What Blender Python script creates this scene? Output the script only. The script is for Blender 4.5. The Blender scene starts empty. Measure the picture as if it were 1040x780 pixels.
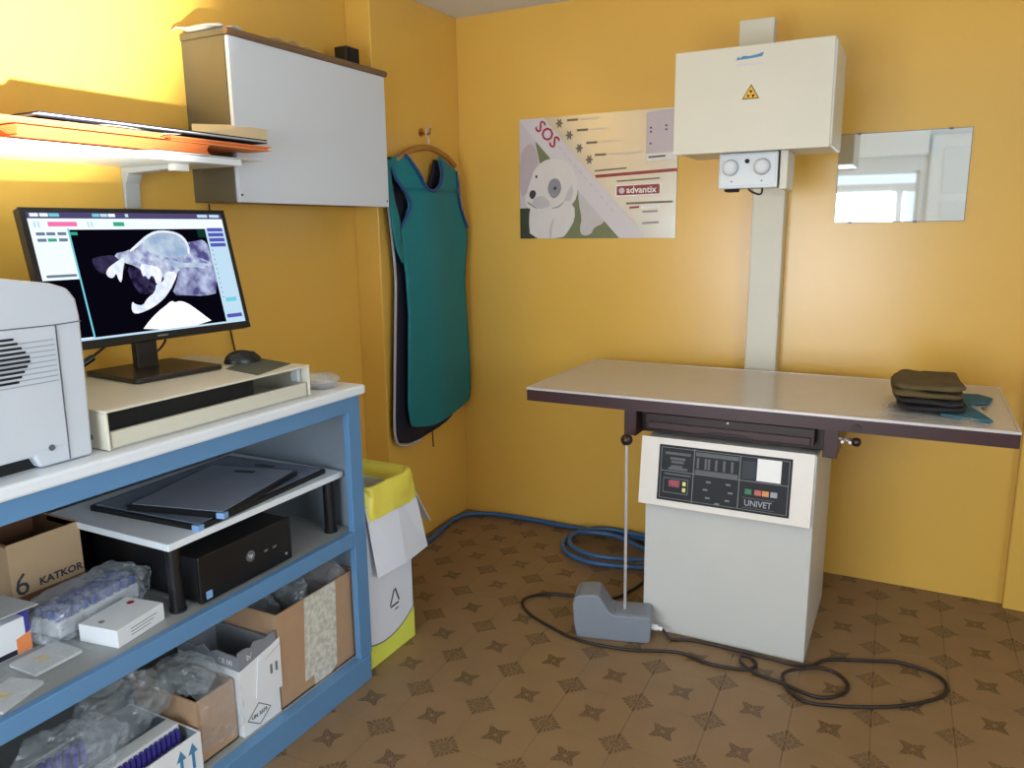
import bpy, bmesh, math, random
from mathutils import Vector, Matrix, noise
random.seed(7)
SC = bpy.context.scene
COL = SC.collection
PI = math.pi

# ------------------------------------------------------------------ camera
def rot_from(yaw, pitch, roll):
    cy, sy, cp, sp = math.cos(yaw), math.sin(yaw), math.cos(pitch), math.sin(pitch)
    f = Vector((sy*cp, cy*cp, sp)); r = Vector((cy, -sy, 0)); u = r.cross(f)
    c, s = math.cos(roll), math.sin(roll)
    r2 = c*r + s*u; u2 = -s*r + c*u
    return Matrix((r2, u2, -f)).transposed()
cam_d = bpy.data.cameras.new('camera'); cam = bpy.data.objects.new('camera', cam_d); COL.objects.link(cam)
cam_d.sensor_width = 36.0; cam_d.lens = 36.0*787.08/1040.0; cam_d.clip_start = .02
cam.matrix_world = Matrix.Translation((1.8456, -3.0557, 1.3232)) @ rot_from(-.4813, -.1967, -.0120).to_4x4()
SC.camera = cam

# ------------------------------------------------------------------ world, light, exposure
w = bpy.data.worlds.new('world'); SC.world = w; w.use_nodes = True
bg = w.node_tree.nodes['Background']; bg.inputs[0].default_value = (.80, .90, 1.0, 1); bg.inputs[1].default_value = 1.6
def area(name, loc, rot, sx, sy, power, col):
    d = bpy.data.lights.new(name, 'AREA'); d.shape = 'RECTANGLE'; d.size = sx; d.size_y = sy; d.energy = power; d.color = col
    o = bpy.data.objects.new(name, d); o.location = loc; o.rotation_euler = rot; COL.objects.link(o); return o
# daylight at the glazed door and its transom in the wall behind the photographer
area('window_daylight', (.95, -4.20, .98), (PI/2, 0, 0), 1.50, 1.25, 64, (.84, .93, 1.0))
area('side_window_daylight', (3.34, -2.55, 1.35), (0, PI/2, 0), .9, 1.2, 44, (.86, .94, 1.0))
# low lamp beside the photographer, throwing a beam up on the left wall
sd = bpy.data.lights.new('low_lamp', 'SPOT'); sd.energy = 2100; sd.color = (1.0, 1.0, .86); sd.spot_size = math.radians(23); sd.spot_blend = 1.0; sd.shadow_soft_size = .03
so = bpy.data.objects.new('low_lamp', sd); so.location = (2.10, -2.785, .81); COL.objects.link(so)
so.rotation_euler = (Vector((-.115, -1.82, 1.93)) - so.location).to_track_quat('-Z', 'Y').to_euler()
vs = SC.view_settings; vs.view_transform = 'Standard'; vs.look = 'None'; vs.gamma = 1.0; vs.use_curve_mapping = False; vs.exposure = 0.0
SC.display_settings.display_device = 'sRGB'

# ------------------------------------------------------------------ materials
def lin(c):
    c = c/255.0
    return c/12.92 if c <= .04045 else ((c+.055)/1.055)**2.4
def rgb(r, g, b): return (lin(r), lin(g), lin(b), 1)
def M(name, c, rough=.5, metal=0, var=.08, scale=14, bump=0, bscale=220, spec=.5, coat=0, detail=4):
    m = bpy.data.materials.new(name); m.use_nodes = True; nt = m.node_tree; p = nt.nodes['Principled BSDF']
    p.inputs['Roughness'].default_value = rough; p.inputs['Metallic'].default_value = metal
    p.inputs['Specular IOR Level'].default_value = spec; p.inputs['Coat Weight'].default_value = coat
    tc = nt.nodes.new('ShaderNodeTexCoord'); n = nt.nodes.new('ShaderNodeTexNoise')
    n.inputs['Scale'].default_value = scale; n.inputs['Detail'].default_value = detail
    nt.links.new(tc.outputs['Object'], n.inputs['Vector'])
    mx = nt.nodes.new('ShaderNodeMix'); mx.data_type = 'RGBA'
    L = rgb(*c)
    mx.inputs[6].default_value = tuple(x*(1-var) for x in L[:3])+(1,); mx.inputs[7].default_value = tuple(min(1, x*(1+var)) for x in L[:3])+(1,)
    nt.links.new(n.outputs['Fac'], mx.inputs[0]); nt.links.new(mx.outputs[2], p.inputs['Base Color'])
    if bump:
        n2 = nt.nodes.new('ShaderNodeTexNoise'); n2.inputs['Scale'].default_value = bscale; n2.inputs['Detail'].default_value = 3
        nt.links.new(tc.outputs['Object'], n2.inputs['Vector'])
        b = nt.nodes.new('ShaderNodeBump'); b.inputs['Strength'].default_value = bump; b.inputs['Distance'].default_value = .002
        nt.links.new(n2.outputs['Fac'], b.inputs['Height']); nt.links.new(b.outputs['Normal'], p.inputs['Normal'])
    return m
def ME(name, c, st=1.0, c2=None, scale=60):
    m = bpy.data.materials.new(name); m.use_nodes = True; nt = m.node_tree
    nt.nodes.remove(nt.nodes['Principled BSDF']); e = nt.nodes.new('ShaderNodeEmission'); e.inputs[1].default_value = st
    e.inputs[0].default_value = rgb(*c)
    if c2:
        tc = nt.nodes.new('ShaderNodeTexCoord'); n = nt.nodes.new('ShaderNodeTexNoise'); n.inputs['Scale'].default_value = scale; n.inputs['Detail'].default_value = 5
        r = nt.nodes.new('ShaderNodeValToRGB'); r.color_ramp.elements[0].position = .36; r.color_ramp.elements[1].position = .64
        r.color_ramp.elements[0].color = rgb(*c); r.color_ramp.elements[1].color = rgb(*c2)
        nt.links.new(tc.outputs['Object'], n.inputs['Vector']); nt.links.new(n.outputs['Fac'], r.inputs[0]); nt.links.new(r.outputs[0], e.inputs[0])
    nt.links.new(e.outputs[0], nt.nodes['Material Output'].inputs[0]); return m
def MFILM(name, c, opac=.3, rough=.12, bump=.6, bscale=40):
    m = bpy.data.materials.new(name); m.use_nodes = True; nt = m.node_tree; p = nt.nodes['Principled BSDF']
    p.inputs['Base Color'].default_value = rgb(*c); p.inputs['Roughness'].default_value = rough; p.inputs['Specular IOR Level'].default_value = .8
    tc = nt.nodes.new('ShaderNodeTexCoord'); n = nt.nodes.new('ShaderNodeTexNoise'); n.inputs['Scale'].default_value = bscale; n.inputs['Detail'].default_value = 3
    nt.links.new(tc.outputs['Object'], n.inputs['Vector'])
    b = nt.nodes.new('ShaderNodeBump'); b.inputs['Strength'].default_value = bump; b.inputs['Distance'].default_value = .01
    nt.links.new(n.outputs['Fac'], b.inputs['Height']); nt.links.new(b.outputs['Normal'], p.inputs['Normal'])
    t = nt.nodes.new('ShaderNodeBsdfTransparent'); t.inputs[0].default_value = (.96, .97, .98, 1)
    mx = nt.nodes.new('ShaderNodeMixShader')
    r = nt.nodes.new('ShaderNodeMapRange'); r.inputs[1].default_value = .3; r.inputs[2].default_value = .7; r.inputs[3].default_value = opac*.6; r.inputs[4].default_value = min(1, opac*1.5)
    nt.links.new(n.outputs['Fac'], r.inputs[0]); nt.links.new(r.outputs[0], mx.inputs[0])
    nt.links.new(t.outputs[0], mx.inputs[1]); nt.links.new(p.outputs[0], mx.inputs[2]); nt.links.new(mx.outputs[0], nt.nodes['Material Output'].inputs[0])
    return m

m_wall = M('yellow_wall_paint', (230, 182, 84), rough=.25, var=.04, scale=3, bump=.12, bscale=160, spec=.6)
m_ceil = M('white_ceiling_paint', (225, 226, 226), rough=.8, var=.02, scale=4, bump=.1)
m_rear = M('pale_grey_wall_paint', (226, 230, 232), rough=.6, var=.04, scale=3, bump=.1)
m_white_frame = M('white_frame_paint', (235, 238, 240), rough=.35, var=.02)
m_grout = M('dark_grout', (104, 82, 58), rough=.9, var=.2, scale=40)
m_blue = M('blue_paint', (92, 136, 178), rough=.42, var=.07, scale=9, bump=.08, bscale=90)
m_lam = M('white_laminate', (228, 233, 238), rough=.28, var=.03, scale=12)
m_greyshelf = M('grey_laminate', (150, 152, 150), rough=.4, var=.06, scale=20)
m_greyin = M('grey_inner_panel', (128, 138, 148), rough=.5, var=.06, scale=8)
m_beige_metal = M('beige_enamel', (214, 208, 190), rough=.32, var=.03, scale=9)
m_black = M('black_plastic', (18, 18, 20), rough=.35, var=.2, scale=30)
m_blackmatte = M('black_matte', (12, 12, 13), rough=.75, var=.2, scale=30)
m_darkmetal = M('dark_stand_plastic', (42, 36, 32), rough=.38, var=.1)
m_printer = M('light_grey_printer_plastic', (200, 206, 214), rough=.45, var=.02, scale=8, bump=.05, bscale=500)
m_louvre = M('louvre_grey', (160, 166, 176), rough=.5, var=.04)
m_seam = M('dark_seam', (92, 96, 102), rough=.7, var=.1)
m_taupe = M('taupe_side_laminate', (98, 90, 70), rough=.5, var=.06, scale=12)
m_brownlip = M('brown_moulding', (120, 92, 66), rough=.45, var=.12, scale=25)
m_viewer = M('cool_white_panel', (214, 222, 232), rough=.35, var=.02, scale=5)
m_card = M('brown_cardboard', (176, 142, 110), rough=.8, var=.07, scale=25, bump=.12, bscale=150)
m_card2 = M('tan_cardboard', (190, 160, 124), rough=.8, var=.06, scale=25, bump=.12, bscale=150)
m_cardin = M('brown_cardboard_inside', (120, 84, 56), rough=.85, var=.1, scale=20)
m_paper = M('white_paper', (236, 236, 232), rough=.7, var=.03, scale=18)
m_wbox = M('white_carton', (228, 230, 232), rough=.5, var=.03, scale=18)
m_gbox = M('grey_printed_carton', (128, 132, 138), rough=.6, var=.1, scale=40)
m_orange = M('orange_folder_card', (240, 150, 86), rough=.7, var=.08, scale=20)
m_orange2 = M('deep_orange_folder_card', (226, 122, 64), rough=.7, var=.08, scale=20)
m_navy = M('navy_fabric', (24, 24, 46), rough=.7, var=.15, scale=30, bump=.2, bscale=400)
m_teal = M('teal_fabric', (0, 118, 128), rough=.62, var=.1, scale=7, bump=.2, bscale=500)
m_trimblue = M('blue_binding', (40, 66, 132), rough=.6, var=.1)
m_piping = M('grey_piping', (176, 178, 186), rough=.5, var=.08)
m_wood = M('varnished_hanger_wood', (168, 112, 48), rough=.35, var=.15, scale=30)
m_brass = M('brass_hook', (170, 128, 70), rough=.25, metal=.9, var=.1)
m_chrome = M('chrome', (216, 212, 216), rough=.3, metal=.6, var=.03)
m_cream = M('cream_enamel', (210, 205, 188), rough=.38, var=.03, scale=6)
m_creamside = M('cream_enamel_body', (200, 199, 194), rough=.36, var=.03, scale=6)
m_table = M('grey_beige_laminate', (196, 191, 184), rough=.22, spec=.35, var=.05, scale=10)
m_strip = M('light_edge_strip', (206, 200, 200), rough=.3, metal=.3, var=.04)
m_maroon = M('maroon_edge_band', (58, 30, 32), rough=.36, var=.15, scale=22)
m_tray = M('dark_brown_tray', (44, 24, 22), rough=.3, var=.15, scale=25)
m_silver = M('pale_silver_plate', (196, 200, 204), rough=.35, metal=.1, var=.04)
m_plate = M('white_dial_plate', (214, 218, 222), rough=.4, var=.03)
m_console = M('pale_console_enamel', (224, 216, 206), rough=.36, var=.03)
m_dial = M('pale_grey_dial', (186, 190, 190), rough=.35, var=.03)
m_panel = M('dark_control_film', (24, 24, 28), rough=.5, var=.15, scale=60, spec=.3)
m_line = M('grey_print', (120, 120, 122), rough=.5, var=.08)
m_dimline = M('dim_grey_print', (84, 84, 86), rough=.5, var=.15, scale=90)
m_olive = M('olive_cloth', (92, 76, 44), rough=.9, var=.25, scale=30, bump=.6, bscale=180)
m_charcoal = M('charcoal_cloth', (38, 34, 36), rough=.9, var=.3, scale=30, bump=.5, bscale=180)
m_tealcloth = M('dusty_teal_cloth', (52, 104, 120), rough=.85, var=.15, scale=30, bump=.3)
m_pedal = M('grey_cast_paint', (126, 132, 142), rough=.4, var=.08, scale=18, bump=.1, bscale=120)
m_hose = M('blue_rubber_hose', (56, 96, 142), rough=.4, var=.15, scale=20)
m_cable = M('black_rubber_cable', (40, 30, 26), rough=.5, var=.2, scale=40)
m_yellowbag = M('yellow_plastic_liner', (236, 222, 92), rough=.35, var=.06, scale=12, bump=.4, bscale=50)
m_yellowprint = M('yellow_print', (226, 232, 92), rough=.6, var=.04)
m_binwhite = M('white_waste_carton', (226, 230, 240), rough=.6, var=.03, scale=10)
m_print = M('dark_print', (52, 56, 66), rough=.7, var=.1)
m_ltblue = M('light_blue_plastic', (128, 166, 214), rough=.4, var=.05)
m_slate = M('slate_plate_face', (120, 128, 146), rough=.26, var=.14, scale=26, detail=6)
m_slate2 = M('slate_plate_face_smudged', (134, 140, 156), rough=.3, var=.16, scale=18, detail=6)
m_bluecap = M('royal_blue_plastic', (34, 60, 138), rough=.4, var=.1)
m_purple = M('purple_blue_plastic', (62, 54, 140), rough=.45, var=.1)
m_foam = M('off_white_foam', (206, 206, 204), rough=.8, var=.05, scale=40)
m_orangep = M('orange_print', (232, 140, 84), rough=.6, var=.05)
m_red = M('red_print', (170, 34, 54), rough=.6, var=.05)
m_green = M('green_button', (30, 110, 70), rough=.4, var=.05)
m_amber = M('amber_button', (210, 132, 54), rough=.4, var=.05)
m_redb = M('red_button', (190, 80, 60), rough=.4, var=.05)
m_greyb = M('grey_button', (150, 150, 158), rough=.4, var=.05)
m_yelb = M('yellow_button', (226, 216, 120), rough=.4, var=.05)
m_redlens = M('dark_red_display', (140, 24, 50), rough=.2, var=.05)
m_logo = M('blue_logo_print', (70, 128, 176), rough=.5, var=.1)
m_hazard = M('hazard_yellow', (226, 170, 28), rough=.45, var=.04)
m_bluearrow = M('blue_arrow_print', (70, 130, 170), rough=.6, var=.05)
m_pad = M('dark_green_pad', (78, 86, 74), rough=.6, var=.1, scale=40)
m_film = MFILM('clear_plastic_film', (225, 230, 234), .14, rough=.08, bump=0, bscale=26)
m_film2 = MFILM('cloudy_plastic_film', (205, 212, 216), .20, rough=.08, bump=0, bscale=24)
m_clear = MFILM('clear_rigid_plastic', (236, 240, 242), .22, rough=.06, bump=.05)
m_glass = MFILM('window_glass', (235, 240, 242), .06, rough=.02, bump=0)
m_tape = M('printed_paper_strip', (202, 198, 186), rough=.7, var=.5, scale=70, detail=1)
m_mirror = M('mirror_glass', (232, 238, 238), rough=.03, metal=.92, var=.02, scale=5)
m_mirroredge = M('grey_mirror_edge', (120, 122, 122), rough=.4, var=.05)
m_postsilver = M('silver_poster_print', (190, 188, 180), rough=.28, metal=.6, var=.06, scale=6)
m_postlilac = M('lilac_white_print', (206, 196, 204), rough=.4, var=.03)
m_postpale = M('pale_lilac_print', (214, 206, 210), rough=.4, var=.03)
m_postgreen = M('grass_green_print', (116, 122, 84), rough=.45, var=.18, scale=40)
m_postdark = M('dark_foliage_print', (54, 58, 40), rough=.45, var=.3, scale=40)
m_pup = M('puppy_white_print', (222, 214, 210), rough=.42, var=.05, scale=22)
m_pupshade = M('puppy_grey_print', (200, 192, 192), rough=.42, var=.08, scale=22)
m_pupear = M('puppy_ear_print', (190, 174, 178), rough=.42, var=.06, scale=20)
m_pupgrey = M('puppy_patch_print', (146, 142, 148), rough=.42, var=.2, scale=60)
m_pupdark = M('puppy_nose_print', (62, 54, 60), rough=.42, var=.1)
m_postgrey = M('grey_letter_print', (112, 104, 92), rough=.5, var=.1)
m_band = M('wine_red_print', (150, 52, 56), rough=.42, var=.05)
m_white = M('plain_white_print', (240, 238, 236), rough=.5, var=.02)
m_bookbeige = M('beige_booklet_cover', (214, 196, 160), rough=.6, var=.06, scale=15)

# floor tile: printed cement tile, star in the middle, quarter rosette in every corner
def tile_material():
    m = bpy.data.materials.new('patterned_floor_tile'); m.use_nodes = True; nt = m.node_tree; p = nt.nodes['Principled BSDF']
    tc = nt.nodes.new('ShaderNodeTexCoord'); sx = nt.nodes.new('ShaderNodeSeparateXYZ'); nt.links.new(tc.outputs['Object'], sx.inputs[0])
    def mt(op, a, b=None):
        n = nt.nodes.new('ShaderNodeMath'); n.operation = op
        for i, q in enumerate((a, b)):
            if q is None: continue
            if isinstance(q, (int, float)): n.inputs[i].default_value = q
            else: nt.links.new(q, n.inputs[i])
        return n.outputs[0]
    x, y = sx.outputs[0], sx.outputs[1]
    a = mt('ABSOLUTE', mt('MULTIPLY', mt('ADD', x, y), .7071)); b = mt('ABSOLUTE', mt('MULTIPLY', mt('SUBTRACT', x, y), .7071))
    hi = mt('MAXIMUM', a, b); lo = mt('MINIMUM', a, b)
    wdt = mt('MINIMUM', mt('MULTIPLY', hi, .9), mt('MULTIPLY', mt('SUBTRACT', .047, hi), .44))
    star = mt('MULTIPLY', mt('LESS_THAN', lo, wdt), mt('GREATER_THAN', hi, .004))
    slit = mt('SUBTRACT', 1.0, mt('MULTIPLY', mt('LESS_THAN', lo, .0011), mt('GREATER_THAN', hi, .016)))
    slit2 = mt('GREATER_THAN', mt('ABSOLUTE', mt('SUBTRACT', lo, mt('MULTIPLY', hi, .30))), .0008)
    star = mt('MULTIPLY', mt('MULTIPLY', star, slit), slit2)
    cx = mt('SUBTRACT', .1, mt('ABSOLUTE', x)); cy = mt('SUBTRACT', .1, mt('ABSOLUTE', y))
    d = mt('ADD', cx, cy); rr = mt('SQRT', mt('ADD', mt('MULTIPLY', cx, cx), mt('MULTIPLY', cy, cy)))
    th = mt('ARCTAN2', cy, cx); ray = mt('GREATER_THAN', mt('COSINE', mt('MULTIPLY', th, 16)), -.7)
    ring = mt('GREATER_THAN', mt('ABSOLUTE', mt('SUBTRACT', rr, .019)), .0012)
    ros = mt('MULTIPLY', mt('MULTIPLY', mt('LESS_THAN', d, .048), ray), mt('MULTIPLY', ring, mt('GREATER_THAN', rr, .004)))
    mask = mt('MAXIMUM', star, mt('MULTIPLY', ros, .8))
    geo = nt.nodes.new('ShaderNodeNewGeometry')
    n = nt.nodes.new('ShaderNodeTexNoise'); n.inputs['Scale'].default_value = 9; n.inputs['Detail'].default_value = 5; nt.links.new(geo.outputs['Position'], n.inputs['Vector'])
    n2 = nt.nodes.new('ShaderNodeTexNoise'); n2.inputs['Scale'].default_value = 160; n2.inputs['Detail'].default_value = 2; nt.links.new(geo.outputs['Position'], n2.inputs['Vector'])
    ramp = nt.nodes.new('ShaderNodeMix'); ramp.data_type = 'RGBA'; ramp.inputs[6].default_value = rgb(122, 96, 66); ramp.inputs[7].default_value = rgb(150, 120, 86)
    nt.links.new(mt('ADD', mt('MULTIPLY', n.outputs[0], .7), mt('MULTIPLY', n2.outputs[0], .3)), ramp.inputs[0])
    mx = nt.nodes.new('ShaderNodeMix'); mx.data_type = 'RGBA'; mx.inputs[7].default_value = rgb(62, 42, 22)
    fac = mt('MULTIPLY', mask, mt('ADD', .34, mt('MULTIPLY', n.outputs[0], .75)))
    nt.links.new(fac, mx.inputs[0]); nt.links.new(ramp.outputs[2], mx.inputs[6]); nt.links.new(mx.outputs[2], p.inputs['Base Color'])
    p.inputs['Roughness'].default_value = .42; p.inputs['Specular IOR Level'].default_value = .35
    return m
m_tile = tile_material()

# ------------------------------------------------------------------ mesh builder
def V(*a): return Vector(a)
class Fr:                                        # a flat frame: origin, right, up -> normal
    def __init__(s, o, r, u):
        s.o = Vector(o); s.r = Vector(r).normalized(); u = Vector(u); u = (u - s.r*u.dot(s.r)).normalized(); s.u = u; s.n = s.r.cross(u)
    def __call__(s, a, b, c=0): return s.o + s.r*a + s.u*b + s.n*c
class MB:
    def __init__(s): s.v = []; s.f = []
    def add(s, vs, fs):
        k = len(s.v); s.v += [Vector(q) for q in vs]; s.f += [tuple(i+k for i in f) for f in fs]; return s
    def box(s, x0, x1, y0, y1, z0, z1):
        return s.add([(x, y, z) for z in (z0, z1) for y in (y0, y1) for x in (x0, x1)],
                     [(0, 2, 3, 1), (4, 5, 7, 6), (0, 1, 5, 4), (2, 6, 7, 3), (0, 4, 6, 2), (1, 3, 7, 5)])
    def fbox(s, F, a0, a1, b0, b1, c0, c1):
        return s.add([F(a, b, c) for c in (c0, c1) for b in (b0, b1) for a in (a0, a1)],
                     [(0, 2, 3, 1), (4, 5, 7, 6), (0, 1, 5, 4), (2, 6, 7, 3), (0, 4, 6, 2), (1, 3, 7, 5)])
    def prism(s, F, pts, c0, c1):                 # polygon in a frame, extruded along its normal
        n = len(pts)
        return s.add([F(a, b, c0) for a, b in pts] + [F(a, b, c1) for a, b in pts],
                     [tuple(range(n-1, -1, -1)), tuple(range(n, 2*n))] + [(i, (i+1) % n, n+(i+1) % n, n+i) for i in range(n)])
    def cyl(s, p0, p1, r0, r1=None, n=16):
        r1 = r0 if r1 is None else r1; p0 = Vector(p0); p1 = Vector(p1); d = (p1-p0).normalized()
        a = d.orthogonal().normalized(); b = d.cross(a)
        vs = [p0 + (a*math.cos(2*PI*i/n)+b*math.sin(2*PI*i/n))*r0 for i in range(n)] + [p1 + (a*math.cos(2*PI*i/n)+b*math.sin(2*PI*i/n))*r1 for i in range(n)]
        return s.add(vs, [tuple(range(n-1, -1, -1)), tuple(range(n, 2*n))] + [(i, (i+1) % n, n+(i+1) % n, n+i) for i in range(n)])
    def tube(s, pts, r, n=8, sub=5, closed=False, taper=None):
        P = [Vector(q) for q in pts]; L = []; m = len(P)
        rng = range(m) if closed else range(m-1)
        for i in rng:
            p1, p2 = P[i], P[(i+1) % m]
            p0 = P[i-1] if (closed or i > 0) else p1; p3 = P[(i+2) % m] if (closed or i+2 < m) else p2
            for k in range(sub):
                t = k/sub
                L.append(.5*((2*p1)+(-p0+p2)*t+(2*p0-5*p1+4*p2-p3)*t*t+(-p0+3*p1-3*p2+p3)*t**3))
        if not closed: L.append(P[-1])
        k = len(L); rings = []; a = None
        for i in range(k):
            d = (L[(i+1) % k]-L[i-1]) if closed else (L[min(i+1, k-1)]-L[max(i-1, 0)])
            if d.length < 1e-9: d = Vector((0, 0, 1))
            d.normalize()
            a = d.orthogonal().normalized() if a is None else (a - d*a.dot(d)).normalized()
            b = d.cross(a); rad = r if taper is None else r*taper(i/(k-1))
            rings.append([L[i] + (a*math.cos(2*PI*j/n)+b*math.sin(2*PI*j/n))*rad for j in range(n)])
        vs = [q for R_ in rings for q in R_]; fs = []
        for i in range(k if closed else k-1):
            for j in range(n):
                i2 = (i+1) % k
                fs.append((i*n+j, i*n+(j+1) % n, i2*n+(j+1) % n, i2*n+j))
        if not closed: fs += [tuple(range(n-1, -1, -1)), tuple((k-1)*n+j for j in range(n))]
        return s.add(vs, fs)
    def lathe(s, c, prof, n=20):                  # profile of (radius, height) about a vertical axis
        c = Vector(c); vs = []; fs = []
        for r, z in prof: vs += [c + V(r*math.cos(2*PI*i/n), r*math.sin(2*PI*i/n), z) for i in range(n)]
        for k in range(len(prof)-1):
            fs += [(k*n+i, k*n+(i+1) % n, (k+1)*n+(i+1) % n, (k+1)*n+i) for i in range(n)]
        fs += [tuple(range(n-1, -1, -1)), tuple((len(prof)-1)*n+i for i in range(n))]
        return s.add(vs, fs)
    def grid(s, fn, nu, nv):
        return s.add([fn(i/nu, j/nv) for j in range(nv+1) for i in range(nu+1)],
                     [(j*(nu+1)+i, j*(nu+1)+i+1, (j+1)*(nu+1)+i+1, (j+1)*(nu+1)+i) for j in range(nv) for i in range(nu)])
    def blob(s, c, r, amp=.25, fr=14, nu=52, nv=30, seed=0, flat=None):
        c = Vector(c)
        def fn(a, b):
            th, ph = 2*PI*a, PI*(b-.5)
            d = V(math.cos(ph)*math.cos(th), math.cos(ph)*math.sin(th), math.sin(ph))
            q = V(d.x*r[0], d.y*r[1], d.z*r[2])
            k = 1 + amp*noise.noise(q*fr + V(seed, seed*2, 0)) + amp*.9*(.4-abs(noise.noise(q*fr*2.3 + V(0, seed, 5)))) + amp*.5*(.4-abs(noise.noise(q*fr*5 + V(seed, 3, 5))))
            q = c + q*k
            if flat is not None and q.z < flat: q.z = flat
            return q
        return s.grid(fn, nu, nv)
    def build(s, name, mat, parent=None, smooth=False, bevel=0, seg=2, solid=0, merge=False):
        me = bpy.data.meshes.new(name); bm = bmesh.new()
        bv = [bm.verts.new(q) for q in s.v]
        for f in s.f:
            try: bm.faces.new([bv[i] for i in f])
            except ValueError: pass
        if merge: bmesh.ops.remove_doubles(bm, verts=bm.verts, dist=1e-5)
        bmesh.ops.recalc_face_normals(bm, faces=bm.faces)
        if solid: bmesh.ops.solidify(bm, geom=bm.faces[:], thickness=solid)
        if bevel:
            es = [e for e in bm.edges if len(e.link_faces) == 2 and e.calc_face_angle(0) > .5]
            bmesh.ops.bevel(bm, geom=es, offset=bevel, segments=seg, profile=.5, affect='EDGES', clamp_overlap=True)
        if parent is not None: org = world_loc(parent)
        else:
            xs = [q.co for q in bm.verts]
            org = V((min(q.x for q in xs)+max(q.x for q in xs))/2, (min(q.y for q in xs)+max(q.y for q in xs))/2, min(q.z for q in xs))
        for q in bm.verts: q.co -= org
        bm.to_mesh(me); bm.free()
        if smooth: me.polygons.foreach_set('use_smooth', [True]*len(me.polygons))
        elif bevel:
            pass
        me.materials.append(mat)
        o = bpy.data.objects.new(name, me); COL.objects.link(o)
        if parent is not None: o.parent = parent
        else: o.location = org
        return o
def world_loc(o):
    l = Vector(o.location)
    while o.parent is not None: o = o.parent; l += o.location
    return l
def thing(name, label, cat, loc, group=None):
    o = bpy.data.objects.new(name, None); COL.objects.link(o); o.location = loc; o.empty_display_size = .05
    return tag(o, label, cat, group)
def tag(o, label, cat, group=None):
    o['label'] = label; o['category'] = cat
    if group: o['group'] = group
    return o
def struct(o): o['kind'] = 'structure'; return o
def text(name, s, mat, parent, F, a, b, h, width=None, shear=0, lift=.0006, bold=0, rot=0):
    cu = bpy.data.curves.new('t', 'FONT'); cu.body = s; cu.align_x = 'CENTER'; cu.align_y = 'CENTER'; cu.size = 1; cu.resolution_u = 2; cu.shear = shear; cu.offset = bold; cu.extrude = 0
    ob = bpy.data.objects.new('t', cu); COL.objects.link(ob); bpy.context.view_layer.update()
    me = bpy.data.meshes.new_from_object(ob.evaluated_get(bpy.context.evaluated_depsgraph_get()))
    bpy.data.objects.remove(ob); bpy.data.curves.remove(cu)
    xs = [q.co.x for q in me.vertices]; ys = [q.co.y for q in me.vertices]
    ox, oy = (min(xs)+max(xs))/2, (min(ys)+max(ys))/2; sy = h/(max(ys)-min(ys)); sx = width/(max(xs)-min(xs)) if width else sy
    org = world_loc(parent); c, sn = math.cos(rot), math.sin(rot)
    for q in me.vertices:
        x, y = (q.co.x-ox)*sx, (q.co.y-oy)*sy
        q.co = F(a + x*c - y*sn, b + x*sn + y*c, lift) - org
    me.materials.clear(); me.materials.append(mat); me.name = name
    o = bpy.data.objects.new(name, me); COL.objects.link(o); o.parent = parent; return o
def rrect(a0, a1, b0, b1, r, n=4):
    out = []
    for cx, cy, t0 in ((a1-r, b1-r, 0), (a0+r, b1-r, PI/2), (a0+r, b0+r, PI), (a1-r, b0+r, 1.5*PI)):
        out += [(cx + r*math.cos(t0+PI/2*k/n), cy + r*math.sin(t0+PI/2*k/n)) for k in range(n+1)]
    return out
def circ(a, b, r, n=18): return [(a + r*math.cos(2*PI*k/n), b + r*math.sin(2*PI*k/n)) for k in range(n)]
FX = lambda x: Fr((x, 0, 0), (0, 1, 0), (0, 0, 1))         # plane facing +x, coordinates (y, z)
FY = lambda y: Fr((0, y, 0), (1, 0, 0), (0, 0, 1))         # plane facing -y, coordinates (x, z)
FZ = lambda z: Fr((0, 0, z), (1, 0, 0), (0, 1, 0))         # plane facing up, coordinates (x, y)
def FZr(cx, cy, z, ang): return Fr((cx, cy, z), (math.cos(ang), math.sin(ang), 0), (-math.sin(ang), math.cos(ang), 0))

# ================================================================== the room
H = 2.213
floor = struct(MB().box(-.3, 3.4, -4.2, .12, -.07, -.0025).build('floor', m_grout))
TA = .0269; T0 = V(.6333, -1.1517, 0); TC, TS = math.cos(TA), math.sin(TA)
tm = bpy.data.meshes.new('tile'); bm = bmesh.new()
bmesh.ops.create_cube(bm, size=1)
for q in bm.verts: q.co = V(q.co.x*.1994, q.co.y*.1994, -.00125 + q.co.z*.0025)
es = [e for e in bm.edges if all(v.co.z > -.0005 for v in e.verts)]
bmesh.ops.bevel(bm, geom=es, offset=.0005, segments=1, affect='EDGES')
bm.to_mesh(tm); bm.free(); tm.materials.append(m_tile)
far = MB(); nt_ = 0
for i in range(-5, 15):
    for j in range(-16, 8):
        lx, ly = (i+.5)*.2, (j+.5)*.2
        c = T0 + V(lx*TC - ly*TS, lx*TS + ly*TC, 0)
        if not (-.15 < c.x < 3.25 and -4.05 < c.y < .06): continue
        near = c.y > -2.15 and c.x < 2.55 and (c.x > .25 or c.y > -1.5) and c.x > -.05
        if near:
            o = bpy.data.objects.new('tile', tm); COL.objects.link(o); o.parent = floor
            o.location = c - floor.location; o.rotation_euler = (0, 0, TA); nt_ += 1
        else:
            F = Fr(c, (TC, TS, 0), (-TS, TC, 0)); far.fbox(F, -.0994, .0994, -.0994, .0994, -.0025, 0)
fo = far.build('tile_field', m_grout, floor); fo['kind'] = 'stuff'
m_plain = M('plain_brown_tile', (145, 111, 74), rough=.42, var=.12, scale=9); fo.data.materials[0] = m_plain

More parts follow.
